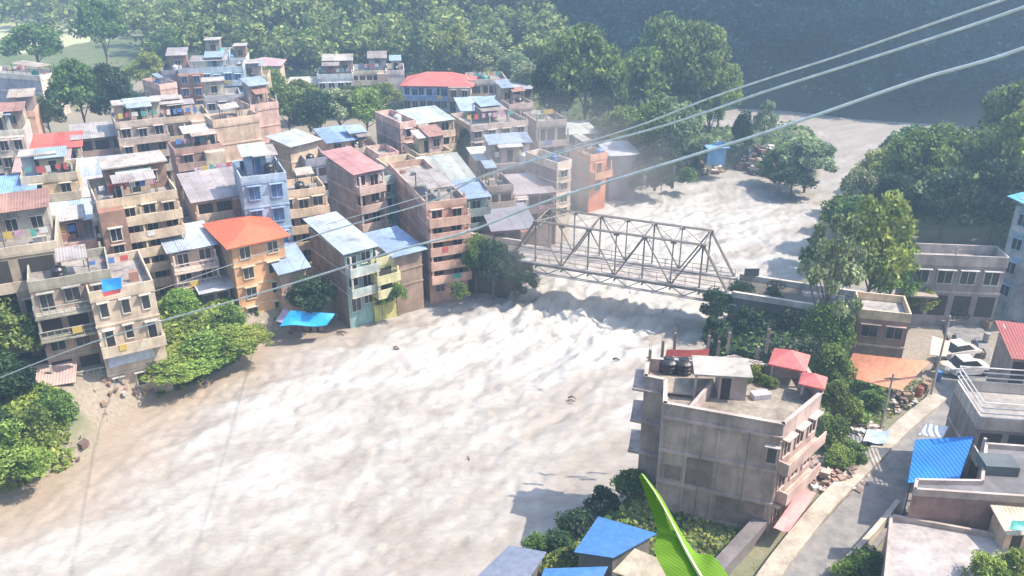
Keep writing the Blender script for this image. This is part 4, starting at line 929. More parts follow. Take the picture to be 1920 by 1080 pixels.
mb = MB(); mb.box(-.6, -.35, .01, .6, .35, .38); q = P(1425, 745, FZ); o = mb.build('storage_box', flat('lilac_grey', (.40, .38, .42), .6), None, q, .2); tag(o, 'low lilac-grey box lying on the terrace roof', 'box')
o = thing('grit', '', ''); bpy.data.objects.remove(o)
for i, (px_, py_, s) in enumerate(((1400, 715, .8), (1418, 710, 1.0), (1436, 722, .7), (1450, 726, .6))):
    q = P(px_, py_, FZ); tree('mbush', ['leafy potted plant nearest the roof room', 'tallest leafy potted plant on the terrace roof', 'potted plant left of the red pavilion', 'small potted plant at the foot of the red pavilion'][i], 0, 0, s*1.1, s*1.7, pos=q, cat='potted plant', name='potted_plant', group='plants on the terrace roof', sink=-.05)
cloth('awning', 'faded red awning over the lower entrance beside the road', 'awning', [P(1450, 990, 5.2), P(1478, 998, 5.0), P(1530, 925, 5.6), P(1503, 912, 6.2)], flat('faded_red_sheet', (.66, .22, .22), .6), .12)

# ------------------------------------------------------------------ right bank buildings
bh, bw_, bd_, bhh = building('roadside_house', 'brown two-storey house with a rubble-edged flat roof above the orange awning', 1592, 592, 690, 1706, dep=4.5, a=-14, g=4, wall=(.34, .235, .20), fl=2, front=('none', 'win'), roof='flat', nwin=2, win=(1.3, 1.1), trim=(.60, .52, .40), cat='house', room=False, sink=3, fc=(.40, .28, .25))
cloth('awning', 'long faded orange awning along the foot of the brown roadside house', 'awning', [P(1576, 704, 5.2), P(1690, 732, 5.0), P(1744, 678, 6.6), P(1600, 662, 7.0)], flat('orange_sheet', (.66, .27, .15), .65), .12)
building('garage_building', 'low grey workshop with white door frames beyond the bridge road', 1690, 492, 592, 1888, dep=3.5, a=-6, g=4.6, wall=(.30, .29, .32), fl=2, front=('open', 'win'), roof='flat', nwin=4, trim=(.46, .44, .46), cat='building', room=False, win=(1.8, 1.3), fc=(.56, .54, .54))
building('shop_house', 'tall white and blue house cut off by the right edge', 1935, 412, 590, 2110, xs=1905, sw=2, dep=7, a=28, g=5, wall=(.52, .54, .58), fl=4, front='bal', roof='shed', rc=(.10, .38, .70), nwin=3, cat='house', trim=(.30, .48, .62), rise=.9, over=.7)
building('roadside_shop', 'roadside shop with a dark red awning and pale parapet at the right edge', 1880, 668, 742, 2010, dep=5, a=-12, g=5, wall=(.36, .34, .36), fl=1, front='open', roof='shed', rc=(.34, .08, .08), nwin=3, cat='shop', trim=(.50, .48, .48), rise=.9)
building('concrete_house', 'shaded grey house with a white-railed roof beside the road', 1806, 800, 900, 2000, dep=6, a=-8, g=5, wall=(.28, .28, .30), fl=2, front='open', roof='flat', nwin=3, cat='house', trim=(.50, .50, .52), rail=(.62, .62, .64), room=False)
gh = bpy.data.objects['concrete_house']; w_, d_, h = gh['_dims']
for zz in (1.1, 1.5, 1.9):
    mb = MB(); mb.tube([(0, 0, h+zz), (w_, 0, h+zz)], .05, 5); mb.tube([(0, 0, h+zz), (0, d_, h+zz)], .05, 5); mb.tube([(0, d_, h+zz), (w_, d_, h+zz)], .05, 5); mb.build('railing', plaster((.64, .64, .66), .2), gh)
def block(name, label, pts, zt, zb, wall, top, cat='building', par=.35):
    W_ = [P(x, y, zt) for x, y in pts]; b_ = Vector((W_[0].x, W_[0].y, zb)); o = thing(name, label, cat, b_)
    lp = [(q.x-b_.x, q.y-b_.y) for q in W_]; mb = MB(); mb.prism(lp, -3, zt-zb, 0, 1); mb.build('wall', [wall, top], o)
    for i in range(len(lp)):
        a_ = Vector(lp[i]); d = Vector(lp[(i+1) % len(lp)])-a_; mb = MB(); mb.box(0.004, -.04, zt-zb-.15, d.length-.004, .14, zt-zb+par)
        mb.build('parapet', FT, o, (a_.x, a_.y, 0), math.atan2(d.y, d.x))
    return o
blk = block('flat_roofed_house', 'grey flat roof low in the right corner of the photo', [(1655, 1110), (2010, 1150), (2010, 1035), (1850, 1005), (1668, 972)], 7.0, 4.5, plaster((.34, .28, .25)), plaster((.44, .41, .42), .4))
blk2 = block('flat_roofed_house', 'brown-walled house with a cluttered dark roof behind the grey flat roof', [(1712, 925), (2010, 945), (2010, 850), (1846, 838), (1838, 908), (1716, 906)], 9.2, 4.8, plaster((.34, .225, .21), .4), plaster((.17, .17, .19), .5))
q = P(1868, 880, 9.2); mb = MB(); mb.box(-1.0, -.7, .01, 1.0, .7, .7); o = mb.build('skylight_box', plaster((.12, .15, .17)), blk2, q-blk2.location, -.1)
t_ = thing('market_stall', 'stall under a large bright blue corrugated sheet beside the road', 'stall', P(1760, 890, 5))
mb = MB(); q = [P(1702, 905, 7.4), P(1798, 902, 8.0), P(1826, 818, 8.6), P(1716, 824, 7.6)]; mb.slab(*[v-t_.location for v in q], .05)
mb.build('roof_sheet', tin((.02, .20, .62), .08), t_)
for v in q:
    v = v-t_.location; v.x *= .9; v.y *= .9; mb = MB(); mb.tube([(v.x, v.y, -1.5), (v.x, v.y, v.z-.08)], .06, 5); mb.build('post', BARK, t_)
mb = MB(); mb.box(-1.2, -.4, -.5, 1.2, .5, 1.0); mb.build('counter', plaster((.2, .18, .18)), t_)
cloth('tarpaulin', 'white tarpaulin draped above the blue corrugated stall', 'tarpaulin', [P(1722, 815, 7.5), P(1768, 820, 7.9), P(1778, 800, 8.2), P(1738, 794, 7.9)], flat('white_sheet', (.62, .64, .68), .6), .12)
cloth('tarpaulin', 'crumpled pale blue tarpaulin on the junk heap by the ledge', 'tarpaulin', [P(1618, 828, 4.4), P(1662, 832, 4.4), P(1668, 808, 4.8), P(1626, 805, 4.6)], flat('pale_blue_tarp', (.42, .52, .66), .6), .25)
cloth('tin_sheet', 'loose grey tin sheet lying on the junk heap', 'tin sheet', [P(1572, 818, 4.3), P(1612, 832, 4.3), P(1618, 822, 4.6), P(1580, 806, 4.7)], tin((.46, .44, .45)), .04)
t_ = thing('small_hut', 'small peach-coloured hut in the lower right corner', 'hut', P(1878, 1030, 7.0))
mb = MB(); mb.box(0, 0, 0, 2.2, 1.6, 1.3); mb.build('wall', plaster((.62, .46, .34)), t_)
mb = MB(); mb.slab((-.2, -.3, 1.35), (2.4, -.3, 1.35), (2.4, 1.8, 1.8), (-.2, 1.8, 1.8), .06); mb.build('roof', tin((.60, .50, .38)), t_)
mb = MB(); mb.box(.4, -.03, .05, 1.0, -.002, 1.1); mb.build('door', flat('dark_opening', (.05, .042, .04), .9), t_)
cloth('tarpaulin', 'small turquoise tarpaulin at the right edge above the peach hut', 'tarpaulin', [P(1893, 992, 8.8), P(1935, 998, 8.8), P(1940, 975, 9.2), P(1897, 976, 9.2)], flat('turquoise_sheet', (.10, .42, .40), .5), .1)
# roofs at the foot of the viewer's hill
def lowroof(label, c4, col, name='tin_roofed_shed'):
    W_ = c4; ct = sum(W_, Vector())/4; b_ = Vector((ct.x, ct.y, gz(ct.x, ct.y))); o = thing(name, label, 'shed', b_)
    mb = MB(); mb.slab(*[v-b_ for v in W_], .06); mb.build('roof', col, o)
    mb = MB(); ip = [(ct+(v-ct)*.86)-b_ for v in W_]; n0 = len(mb.v)
    mb.v = [(v.x, v.y, -2.0) for v in ip]+[(v.x, v.y, v.z-.12) for v in ip]
    mb.f = [(0, 1, 5, 4), (1, 2, 6, 5), (2, 3, 7, 6), (3, 0, 4, 7), (4, 5, 6, 7)]; mb.m = [0]*5; mb.build('wall', plaster((.25, .23, .22)), o)
lowroof('shed with a plain blue sheet roof behind the banana leaf', [P(1076, 1035, 6.4), P(1150, 1046, 6.5), P(1232, 1000, 7.2), P(1122, 968, 6.8)], flat('blue_roof_paint', (.05, .17, .44), .6))
lowroof('lower blue sheet roof at the bottom edge of the photo', [P(1010, 1100, 6.2), P(1120, 1105, 6.2), P(1140, 1062, 6.6), P(1020, 1066, 6.3)], flat('blue_roof_paint', (.05, .17, .44), .6))
lowroof('shed under a crumpled beige sheet beside the banana leaf', [P(1148, 1072, 6.9), P(1250, 1105, 6.9), P(1262, 1058, 7.5), P(1190, 1028, 7.4)], plaster((.46, .40, .31), .5))
lowroof('pale blue-grey rounded shelter at the lower bank', [P(890, 1085, 4.6), P(985, 1095, 4.8), P(1025, 1035, 5.2), P(955, 1022, 4.8)], flat('hazy_sheet', (.17, .20, .28), .8))
w0 = P(1350, 1082, 4.5); w1 = P(1455, 965, 4.5); d = (w1-w0).to_2d(); mb = MB(); mb.box(0, 0, -2.5, d.length, .9, .25)
tag(mb.build('retaining_wall', plaster((.20, .18, .19), .6), None, w0, math.atan2(d.y, d.x)), 'dark sloping wall between the foreground block and the road', 'wall')

# ------------------------------------------------------------------ vehicles
def car(label, q, rz_, col):
    o = thing('parked_car', label, 'car', q, rz_); bm_ = flat('car_paint', col, .3)
    def hull(secs, name, mat, par=o):
        mb = MB()
        for x_, wd, z0, z1 in secs: mb.v += [(x_, -wd, z0), (x_, wd, z0), (x_, wd*.93, z1), (x_, -wd*.93, z1)]
        for i in range(len(secs)-1):
            for j in range(4): mb.f.append((i*4+j, i*4+(j+1) % 4, i*4+4+(j+1) % 4, i*4+4+j)); mb.m.append(0)
        mb.f += [(3, 2, 1, 0), tuple((len(secs)-1)*4+j for j in range(4))]; mb.m += [0, 0]
        return mb.build(name, mat, par)
    hull([(-1.85, .62, .35, .75), (-1.6, .78, .25, .88), (-.2, .82, .22, .92), (.9, .82, .22, .90), (1.6, .76, .25, .78), (1.85, .60, .32, .62)], 'body', bm_)
    hull([(-1.5, .66, .86, .92), (-1.05, .66, .86, 1.42), (.25, .66, .86, 1.45), (.95, .66, .86, .92)], 'window_band', PANE)
    mb = MB(); mb.box(-1.0, -.6, 1.43, .22, .6, 1.49); mb.build('roof', bm_, o)
    for sx_ in (-1.15, 1.15):
        for sy_ in (-.78, .78):
            mb = MB(); mb.tube([(sx_, sy_-.1, .3), (sx_, sy_+.1, .3)], .3, 14); mb.build('wheel', flat('tyre', (.03, .03, .03), .8), o)
    for sy_ in (-.5, .5): mb = MB(); mb.box(1.78, sy_-.13, .5, 1.87, sy_+.13, .64); mb.build('headlight', flat('lamp_glass', (.6, .6, .6), .2), o)
car('white car parked at the road bend beside the brown house', P(1812, 698, 4.0), R(8), (.68, .66, .66))
car('pale cream car parked behind the white one', P(1798, 668, 4.0), R(15), (.60, .56, .52))
def bike(label, q, rz_, col):
    o = thing('motorbike', label, 'motorbike', q, rz_); blk_ = flat('tyre', (.03, .03, .03), .8)
    for x_ in (-.62, .62):
        mb = MB(); pts = [(x_+.28*math.cos(a_), 0, .3+.28*math.sin(a_)) for a_ in [k*math.pi/7 for k in range(15)]]; mb.tube(pts, .055, 6, cap=False); mb.build('wheel', blk_, o)
    mb = MB(); mb.tube([(-.62, 0, .3), (-.1, 0, .45), (.35, 0, .75), (.62, 0, .3)], .05, 6); mb.tube([(.35, 0, .75), (.28, 0, 1.0)], .035, 6); mb.tube([(-.15, 0, .3), (.15, 0, .35)], .14, 8); mb.build('frame', flat('engine', (.10, .10, .10), .5), o)
    mb = MB(); mb.tube([(.0, 0, .72), (.12, 0, .78), (.32, 0, .76)], [.08, .15, .06], 8); mb.build('fuel_tank', flat('bike_paint', col, .3), o)
    mb = MB(); mb.tube([(-.7, 0, .72), (-.4, 0, .74), (0, 0, .72)], [.06, .11, .08], 8); mb.build('seat', blk_, o)
    mb = MB(); mb.tube([(.22, -.33, 1.02), (.3, 0, .98), (.22, .33, 1.02)], .022, 5); mb.build('handlebar', STEEL, o)
bike('motorbike on the bridge approach near the notice board', P(1455, 540, 5.0), R(-10), (.10, .08, .09))
bike('dark red motorbike nearest the brown house', P(1776, 652, 4.0), R(60), (.3, .03, .04))
bike('motorbike between the brown house and the parked cars', P(1788, 645, 4.0), R(75), (.05, .05, .12))
bike('blue-black motorbike at the far side of the parked cars', P(1826, 655, 4.0), R(80), (.03, .06, .2))
bike('red motorbike beside the pale sack', P(1756, 690, 4.0), R(40), (.4, .04, .04))
bike('black motorbike standing before the grey workshop', P(1800, 600, 4.6), R(10), (.04, .04, .04))
for i, (px_, py_, c_, lb_) in enumerate(((1757, 712, (.08, .2, .45), 'blue drum beside the utility pole at the road bend'), (1722, 742, (.35, .10, .06), 'rust-red drum in front of the orange awning'), (1848, 640, (.3, .3, .3), 'grey drum across the road from the parked cars'))):
    mb = MB(); mb.lathe([(.28, 0), (.29, .02), (.29, .28), (.305, .3), (.29, .32), (.29, .58), (.305, .6), (.29, .62), (.29, .86), (.27, .88)], 0, 0, 14); tag(mb.build('oil_drum', flat('drum_paint', c_, .5), None, P(px_, py_, 4.0)), lb_, 'drum', 'oil drums by the road')
for i, (px_, py_, lb_) in enumerate(((1700, 748, 'wooden crate below the brown house'), (1736, 728, 'wooden crate next to the orange awning'), (1838, 668, 'wooden crate at the right side of the road bend'), (1850, 612, 'wooden crate near the roadside shop'))):
    mb = MB()
    for k in range(4): mb.box(-.4, -.3, .02+k*.16, .4, -.26, .13+k*.16); mb.box(-.4, .26, .02+k*.16, .4, .3, .13+k*.16); mb.box(-.4, -.26, .02+k*.16, -.36, .26, .13+k*.16); mb.box(.36, -.26, .02+k*.16, .4, .26, .13+k*.16)
    mb.box(-.36, -.26, .0, .36, .26, .5); tag(mb.build('crate', flat('crate_wood', (.30, .22, .14), .8), None, P(px_, py_, 4.0), i*.7), lb_, 'crate', 'wooden crates by the road')
heap('rubble', 'broken rubble along the roadside below the orange awning', 1690, 752, 3.9, 2.2, 90, RC0, (.08, .3))
cloth('stall_canopy', 'small peach canopy of a stall beside the parked motorbikes', 'canopy', [P(1744, 665, 6.0), P(1775, 668, 5.8), P(1782, 640, 6.2), P(1748, 630, 6.5)], flat('peach_sheet', (.60, .42, .32), .7), .1)
mb = MB(); mb.lathe([(.3, 0), (.62, .2), (.66, .55), (.5, .9), (.2, 1.02)], 0, 0, 12); tag(mb.build('sack', plaster((.60, .58, .50), .3), None, P(1770, 698, 4.0)), 'rounded pale sack standing at the road edge', 'sack')

# ------------------------------------------------------------------ poles and cables
def pole(label, px, py, g, top, lean=0):
    q = P(px, py, g); ht = ztop(q.y, top)-g; o = thing('utility_pole', label, 'utility pole', q, random.uniform(-.3, .3))
    mb = MB(); mb.tube([(0, 0, -1), (lean, 0, ht)], [.11, .07], 8); mb.build('pole', plaster((.42, .38, .34), .4), o)
    mb = MB(); mb.box(lean-.6, -.05, ht-.5, lean+.6, .05, ht-.4); mb.build('crossarm', STEEL, o)
    return q+Vector((0, 0, ht-.4))
pole('utility pole beside the brown house at the road bend', 1745, 742, 4, 592)
pole('weathered pole standing in the junk heap beside the ledge', 1650, 806, 4, 700, .1)
pole('tall pole in front of the grey workshop', 1768, 580, 4.5, 462)
tp1 = pole('utility pole above the orange roof in the town', 612, 470, 3.7, 408)
tp2 = pole('utility pole behind the bushes of the left bank', 290, 590, 3.7, 520)
pole('slim pole next to the white awning house', 286, 640, 3, 520)
CAB = flat('cable', (.80, .80, .78), .5)
def cable(label, pts, t0, t1, rad=.045):
    """pts: pixels from the near end to the far end; distance along the view goes from t0 to t1 as a straight run"""
    x0_, x1_ = pts[0][0], pts[-1][0]; out = []
    for x_, y_ in pts:
        s = (x_-x0_)/(x1_-x0_); out.append(PT(x_, y_, 1/((1-s)/t0+s/t1)))
    dn = []
    for i in range(len(out)-1):
        for k in range(6):
            u = k/6; p0_, p1_, p2_, p3_ = out[max(i-1, 0)], out[i], out[i+1], out[min(i+2, len(out)-1)]
            dn.append(.5*((2*p1_)+(p2_-p0_)*u+(2*p0_-5*p1_+4*p2_-p3_)*u*u+(3*p1_-p0_-3*p2_+p3_)*u**3))
    dn.append(out[-1]); o0 = dn[0].copy(); mb = MB(); mb.tube([q-o0 for q in dn], rad, 6)
    return tag(mb.build('power_cable', CAB, None, o0), label, 'cable', 'power cables crossing the river')
cable('uppermost of the three pale cables crossing the river', [(2300, -130), (1880, 0), (1587, 100), (1440, 147), (1320, 188), (1190, 238), (1020, 292), (880, 340), (740, 384), (612, 421)], 15, 88, .034)
cable('middle one of the three pale cables crossing the river', [(2300, -135), (1920, 13), (1660, 100), (1440, 170), (1250, 234), (1020, 296), (900, 332), (810, 377), (680, 415), (537, 460), (290, 546)], 13, 80, .034)
cable('lowest cable reaching the left bank in front of the town', [(2350, -80), (1920, 90), (1730, 147), (1562, 205), (1440, 247), (1300, 291), (1162, 334), (1012, 382), (875, 435), (750, 468), (640, 503), (470, 555), (300, 603), (150, 650), (0, 708), (-200, 790)], 12, 74, .034)

# ------------------------------------------------------------------ birds and drift wood
def bird(label, px, py, t_, rz_, tilt):
    o = thing('bird', label, 'bird', PT(px, py, t_), rz_, 'birds over the river'); o.rotation_euler = (tilt, .2, rz_)
    m_ = flat('black_feathers', (.02, .02, .022), .6); s = t_/42*.42
    mb = MB(); mb.tube([(-.22*s, 0, 0), (-.1*s, 0, .01*s), (.05*s, 0, .02*s), (.16*s, 0, .04*s), (.23*s, 0, .03*s)], [.02*s, .055*s, .065*s, .04*s, .008*s], 8)
    mb.quad((-.2*s, -.03*s, 0), (-.2*s, .03*s, 0), (-.36*s, .07*s, 0), (-.36*s, -.07*s, 0)); mb.build('body', m_, o)
    for sg in (-1, 1):
        mb = MB(); mb.slab((.08*s, sg*.04*s, .03*s), (.11*s, sg*.22*s, .12*s), (-.06*s, sg*.22*s, .12*s), (-.08*s, sg*.04*s, .03*s), .012*s)
        mb.slab((.11*s, sg*.22*s, .12*s), (-.02*s, sg*.46*s, .05*s), (-.1*s, sg*.44*s, .05*s), (-.06*s, sg*.22*s, .12*s), .012*s); mb.build('wing', m_, o)
bird('black bird flying low over the middle of the river', 878, 861, 42, .3, .2)
bird('black bird gliding in front of the bridge truss', 1218, 452, 70, 1.0, .9)
bird('black bird diving just below the bridge deck', 1180, 548, 74, 1.2, 1.2)
for i, (px_, py_, s, lb_) in enumerate(((1155, 676, 1.2, 'dark branch drifting left of the foreground block'), (1072, 750, 1.3, 'curved branch drifting in mid river'), (640, 626, 1.8, 'thick log drifting near the blue tarpaulin'),
        (743, 654, 1.1, 'short dark branch drifting out from the yellow-green house'), (697, 598, 2.0, 'tangle of drift wood at the left bank'), (812, 548, 2.0, 'drift wood caught at the foot of the tall pink block'))):
    q = P(px_, py_, .35); s *= .55; r_ = random.Random(i); mb = MB()
    for k in range(3): a_ = r_.uniform(-.6, .6); mb.tube([(-.5*s, a_*.2, .1*k), (0, a_*.4, .15+.1*k), (.5*s, a_*.6, .05)], [.10*s/1.5, .13*s/1.5, .04], 6)
    tag(mb.build('drift_wood', BARK, None, q, r_.uniform(-.4, .4)), lb_, 'drift wood', 'drift wood in the river')

# ------------------------------------------------------------------ banana leaf close to the viewer
bp = thing('banana_plant', 'bright green banana leaf rising from the bottom edge close to the viewer', 'banana plant', (1.35, 4.2, 35.5))
bt = 4.6
mid = [(1203, 888), (1232, 930), (1262, 985), (1290, 1040), (1325, 1100), (1370, 1180)]
lef = [(1198, 892), (1212, 930), (1232, 990), (1228, 1035), (1252, 1085), (1300, 1190)]
rgt = [(1207, 889), (1240, 932), (1270, 985), (1305, 1036), (1345, 1050), (1420, 1170)]
def cr_(pts, n=5):
    out = []
    for i in range(len(pts)-1):
        for k in range(n):
            u = k/n; a_, b_, c_, d_ = [Vector(pts[max(0, min(len(pts)-1, j))]) for j in (i-1, i, i+1, i+2)]
            out.append(.5*((2*b_)+(c_-a_)*u+(2*a_-5*b_+4*c_-d_)*u*u+(3*b_-a_-3*c_+d_)*u**3))
    return out+[Vector(pts[-1])]
m_, l_, r_ = cr_(mid), cr_(lef), cr_(rgt); mb = MB(); n = len(m_); cols = 7
for i in range(n):
    for j in range(cols):
        u = j/(cols-1)*2-1
        if u < 0: q = m_[i].lerp(l_[i], -u); dep_ = bt+.07*(-u)+.008*math.sin(i*1.7+j)*(-u)
        else: q = m_[i].lerp(r_[i], u); dep_ = bt+.05*u+.008*math.sin(i*1.9+j)*u
        dep_ += (1-i/n)*.5
        mb.v.append(tuple(PT(q.x, q.y, dep_)-bp.location))
k0 = len(mb.v); mb.v += [(x_, y_+.004, z_-.004) for x_, y_, z_ in mb.v]
for i in range(n-1):
    for j in range(cols-1):
        a_ = i*cols+j; mb.f += [(a_, a_+cols, a_+cols+1, a_+1), (k0+a_, k0+a_+1, k0+a_+cols+1, k0+a_+cols)]; mb.m += [0, 0]
lm = bpy.data.materials.new('banana_leaf'); lm.use_nodes = True; t = lm.node_tree; b = t.nodes['Principled BSDF']
g = nd(t, 'ShaderNodeNewGeometry'); n1 = nd(t, 'ShaderNodeTexWave', wave_type='BANDS', bands_direction='DIAGONAL'); n1.inputs['Scale'].default_value = 22; n1.inputs['Distortion'].default_value = 2.5; n1.inputs['Detail'].default_value = 3; t.links.new(g.outputs['Position'], n1.inputs[0]); bump(t, b, n1.outputs[1], .15, .004); r = ramp(t, n1.outputs[1], [(.0, (.16, .34, .035)), (1.0, (.23, .41, .06))])
t.links.new(r.outputs[0], b.inputs['Base Color']); b.inputs['Roughness'].default_value = .7; b.inputs['Specular IOR Level'].default_value = .2; tr = nd(t, 'ShaderNodeBsdfTranslucent'); t.links.new(r.outputs[0], tr.inputs[0])
mx = nd(t, 'ShaderNodeMixShader'); mx.inputs[0].default_value = .4; t.links.new(b.outputs[0], mx.inputs[1]); t.links.new(tr.outputs[0], mx.inputs[2]); t.links.new(mx.outputs[0], t.nodes['Material Output'].inputs[0])
lf = mb.build('leaf_blade', lm, bp); smooth(lf.data)
mb = MB(); mb.tube([PT(q.x, q.y, bt-.01+(1-i/n)*.5)-bp.location for i, q in enumerate(m_)], [.003+.013*i/n for i in range(n)], 6); mb.build('midrib', flat('midrib', (.42, .50, .20), .5), bp)
e_ = PT(1370, 1180, bt)-bp.location; mb = MB(); mb.tube([(.3, .3, -3), (.25, .15, -1.5), e_], [.14, .1, .02], 8); mb.build('stalk', flat('midrib', (.22, .34, .10), .5), bp)

# ------------------------------------------------------------------ individual trees and bushes
TR = [
 # kind, label, px, py (base), height, width, ground
 ('sparse', 'slender open-crowned tree leaning over the bridge road', 1530, 690, 15, 8.0, 3.5),
 ('light', 'bright bushy crown behind the slender tree on the right bank', 1618, 600, 13.5, 8.5, 3.5),
 ('light', 'yellow-green round tree left of the grey workshop', 1658, 592, 8.0, 6.0, 4),
 ('broad', 'leafy tree at the foot of the slender right bank tree', 1540, 700, 7.0, 4.8, 3.6),
 ('mid' if 0 else 'broad', 'green tree between the red pavilion and the brown house', 1548, 765, 6.0, 3.4, 3.6),
 ('broad', 'small tree standing left of the orange awning', 1556, 805, 4.4, 3.0, 3.6),
 ('light', 'small round tree before the grey workshop', 1722, 598, 3.6, 3.4, 4.3),
 ('dense', 'dark green column-shaped tree on the spit beside the blue hut', 1385, 305, 8.5, 3.6, 2.8),
 ('sparse', 'ragged thin tree at the head of the spit', 1428, 285, 11, 5.5, 2.8),
 ('pale', 'pale bushy tree at the tip of the spit', 1512, 330, 8.5, 9.5, 2.8),
 ('dense', 'dark low tree at the water edge of the spit', 1486, 340, 4.6, 7.5, 2.8),
 ('pale', 'spreading pale-leaved tree left of the blue hut', 1262, 330, 12.5, 9, 3),
 ('broad', 'dark-based tree behind the striped-roof house', 1215, 330, 11.5, 8, 3),
 ('tall', 'slim tree rising between spit and far river bend', 1328, 262, 13, 5, 3),
 ('broad', 'tallest round tree of the upstream bank, left one', 1295, 258, 20, 12, 3.5),
 ('broad', 'wide tree second from left on the upstream bank', 1205, 258, 15.5, 14, 3.5),
 ('broad', 'big leaning tree at the left end of the upstream bank', 1095, 262, 19.5, 15, 3.5),
 ('light', 'vine-covered tree stem on the upstream bank', 1150, 270, 15, 6, 3.5),
 ('dense', 'dark tree behind the grey frame house', 1040, 245, 14, 10, 3.5),
 ('pale', 'pale round tree at the end of the back row of houses', 1000, 200, 9.5, 9, 3.5),
 ('light', 'light green tree behind the red hip roof', 850, 150, 12, 9, 5),
 ('pale', 'hazy pale tree right of the red hip roof', 905, 158, 10, 11, 4),
 ('pale', 'smallest hazy tree on the far bank before the dark gorge', 960, 165, 8, 8, 4),
 ('broad', 'wide dark tree cluster at the upper left of the town', 165, 262, 13.5, 10, 3.7),
 ('dense', 'dark tree right of the wide cluster at upper left', 228, 258, 12.5, 9, 3.7),
 ('light', 'palm-like bright tree beside the peach house', 98, 262, 7.5, 7, 3.7),
 ('broad', 'round dark tree far left beyond the long grey building', 78, 145, 12, 14, 4),
 ('broad', 'bushy tree far left between fields and forest', 205, 138, 17, 12, 4),
 ('light', 'low tree right of the purple-grey block', 285, 178, 9, 9, 4),
 ('light', 'yellow-green tree beside the dusty pink roof house', 512, 190, 7, 7, 3.7),
 ('broad', 'left tree of the green clump in the town centre', 545, 262, 9.5, 9, 3.7),
 ('dense', 'dark middle tree of the green clump in the town centre', 595, 272, 9, 8, 3.7),
 ('pale', 'pale tree of the green clump below the white apartments', 640, 262, 9.5, 9, 3.7),
 ('light', 'right tree of the green clump below the cream galleries', 690, 262, 9, 8, 3.7),
 ('broad', 'tree of the green clump behind the bare cream wall', 570, 232, 8, 8, 3.7),
 ('broad', 'small tree before the long white apartment building', 660, 218, 6, 8, 3.7),
 ('broad', 'small tree under the galleries of the long apartment building', 720, 215, 6, 8, 3.7),
 ('dense', 'dark green tree against the shaded grey block', 880, 325, 7, 4.5, 3.7),
 ('dense', 'dark tree at the water below the left approach wall', 925, 548, 6.4, 5.0, 1.6),
 ('broad', 'leafy tree between the pink block and the approach wall', 893, 545, 6.8, 4.0, 1.6),
 ('dense', 'dark tree half hanging over the water left of the bridge', 965, 545, 4.5, 5.0, 1.2),
 ('broad', 'small round tree at the foot of the yellow-green house', 745, 582, 3.2, 2.6, 1.6),
 ('light', 'little cone-shaped tree below the yellow-green house', 717, 585, 2.6, 1.8, 1.6),
 ('dense', 'dark tree behind the bright blue tarpaulin shelter', 592, 596, 4.8, 6.0, 1.6),
 ('broad', 'lush tree at the left edge beside the grey riverside house', 30, 720, 8.2, 7.5, 2.5),
 ('dense', 'dark tree in the lower left shade', 5, 770, 5.5, 6.5, 2.5),
 ('light', 'small bright tree behind the left bank bushes', 345, 610, 4.2, 4.4, 2.6),

 ('dense', 'dark tree filling the gap left of the wide upstream tree', 1150, 268, 12, 10, 3.5),
 ('dense', 'dark tree below the tallest round tree', 1270, 272, 10, 9, 3.2),
 ('broad', 'bank tree right behind the orange upstream house', 1160, 300, 9, 8, 3),
 ('dense', 'low dark tree on the shore left of the spreading pale tree', 1228, 345, 7, 8, 2.6),
 ('broad', 'low tree at the root of the spit', 1190, 318, 8, 8, 3),
 ('pale', 'light tree in front of the slim tree on the spit', 1310, 300, 6.5, 6, 2.8),
 ('broad', 'tree left of the spit tip behind the rubble', 1465, 318, 6, 6, 2.8),
 ('broad', 'tree between the grey frame house and the big leaning tree', 1050, 228, 15, 11, 3.5),
 ('light', 'tree closing the row at the right end of the upstream bank', 1345, 245, 13, 9, 3.2),
 ('broad', 'tall tree behind the wide upstream pair', 1240, 238, 20, 12, 3.5),
 ('broad', 'waterside tree upstream of the slender tree', 1575, 470, 7, 7, 2.8),
 ('light', 'bright waterside tree below the wooded slope', 1650, 372, 8, 8, 3),
 ('broad', 'waterside tree where the far river bend begins', 1700, 335, 8, 9, 3),
 ('pale', 'scrubby waterside tree next to the bright one', 1620, 400, 6, 6, 3),
 ('broad', 'tree behind the light blue apartments, left', 330, 132, 10, 10, 4),
 ('broad', 'tree behind the dusty pink roof, right', 545, 128, 10, 10, 4),
 ('light', 'tree behind the white apartments, left end', 590, 130, 10, 11, 4),
 ('light', 'tree behind the cream galleries', 690, 126, 11, 11, 4),
 ('broad', 'tree behind the plain white end wall', 770, 134, 12, 11, 4),
]
for k_, lb_, px_, py_, H_, W_, g_ in TR: tree(k_, lb_, px_, py_, H_, W_, g_, sink=2.0 if 'spit' in lb_ and 'column' not in lb_ else 0)
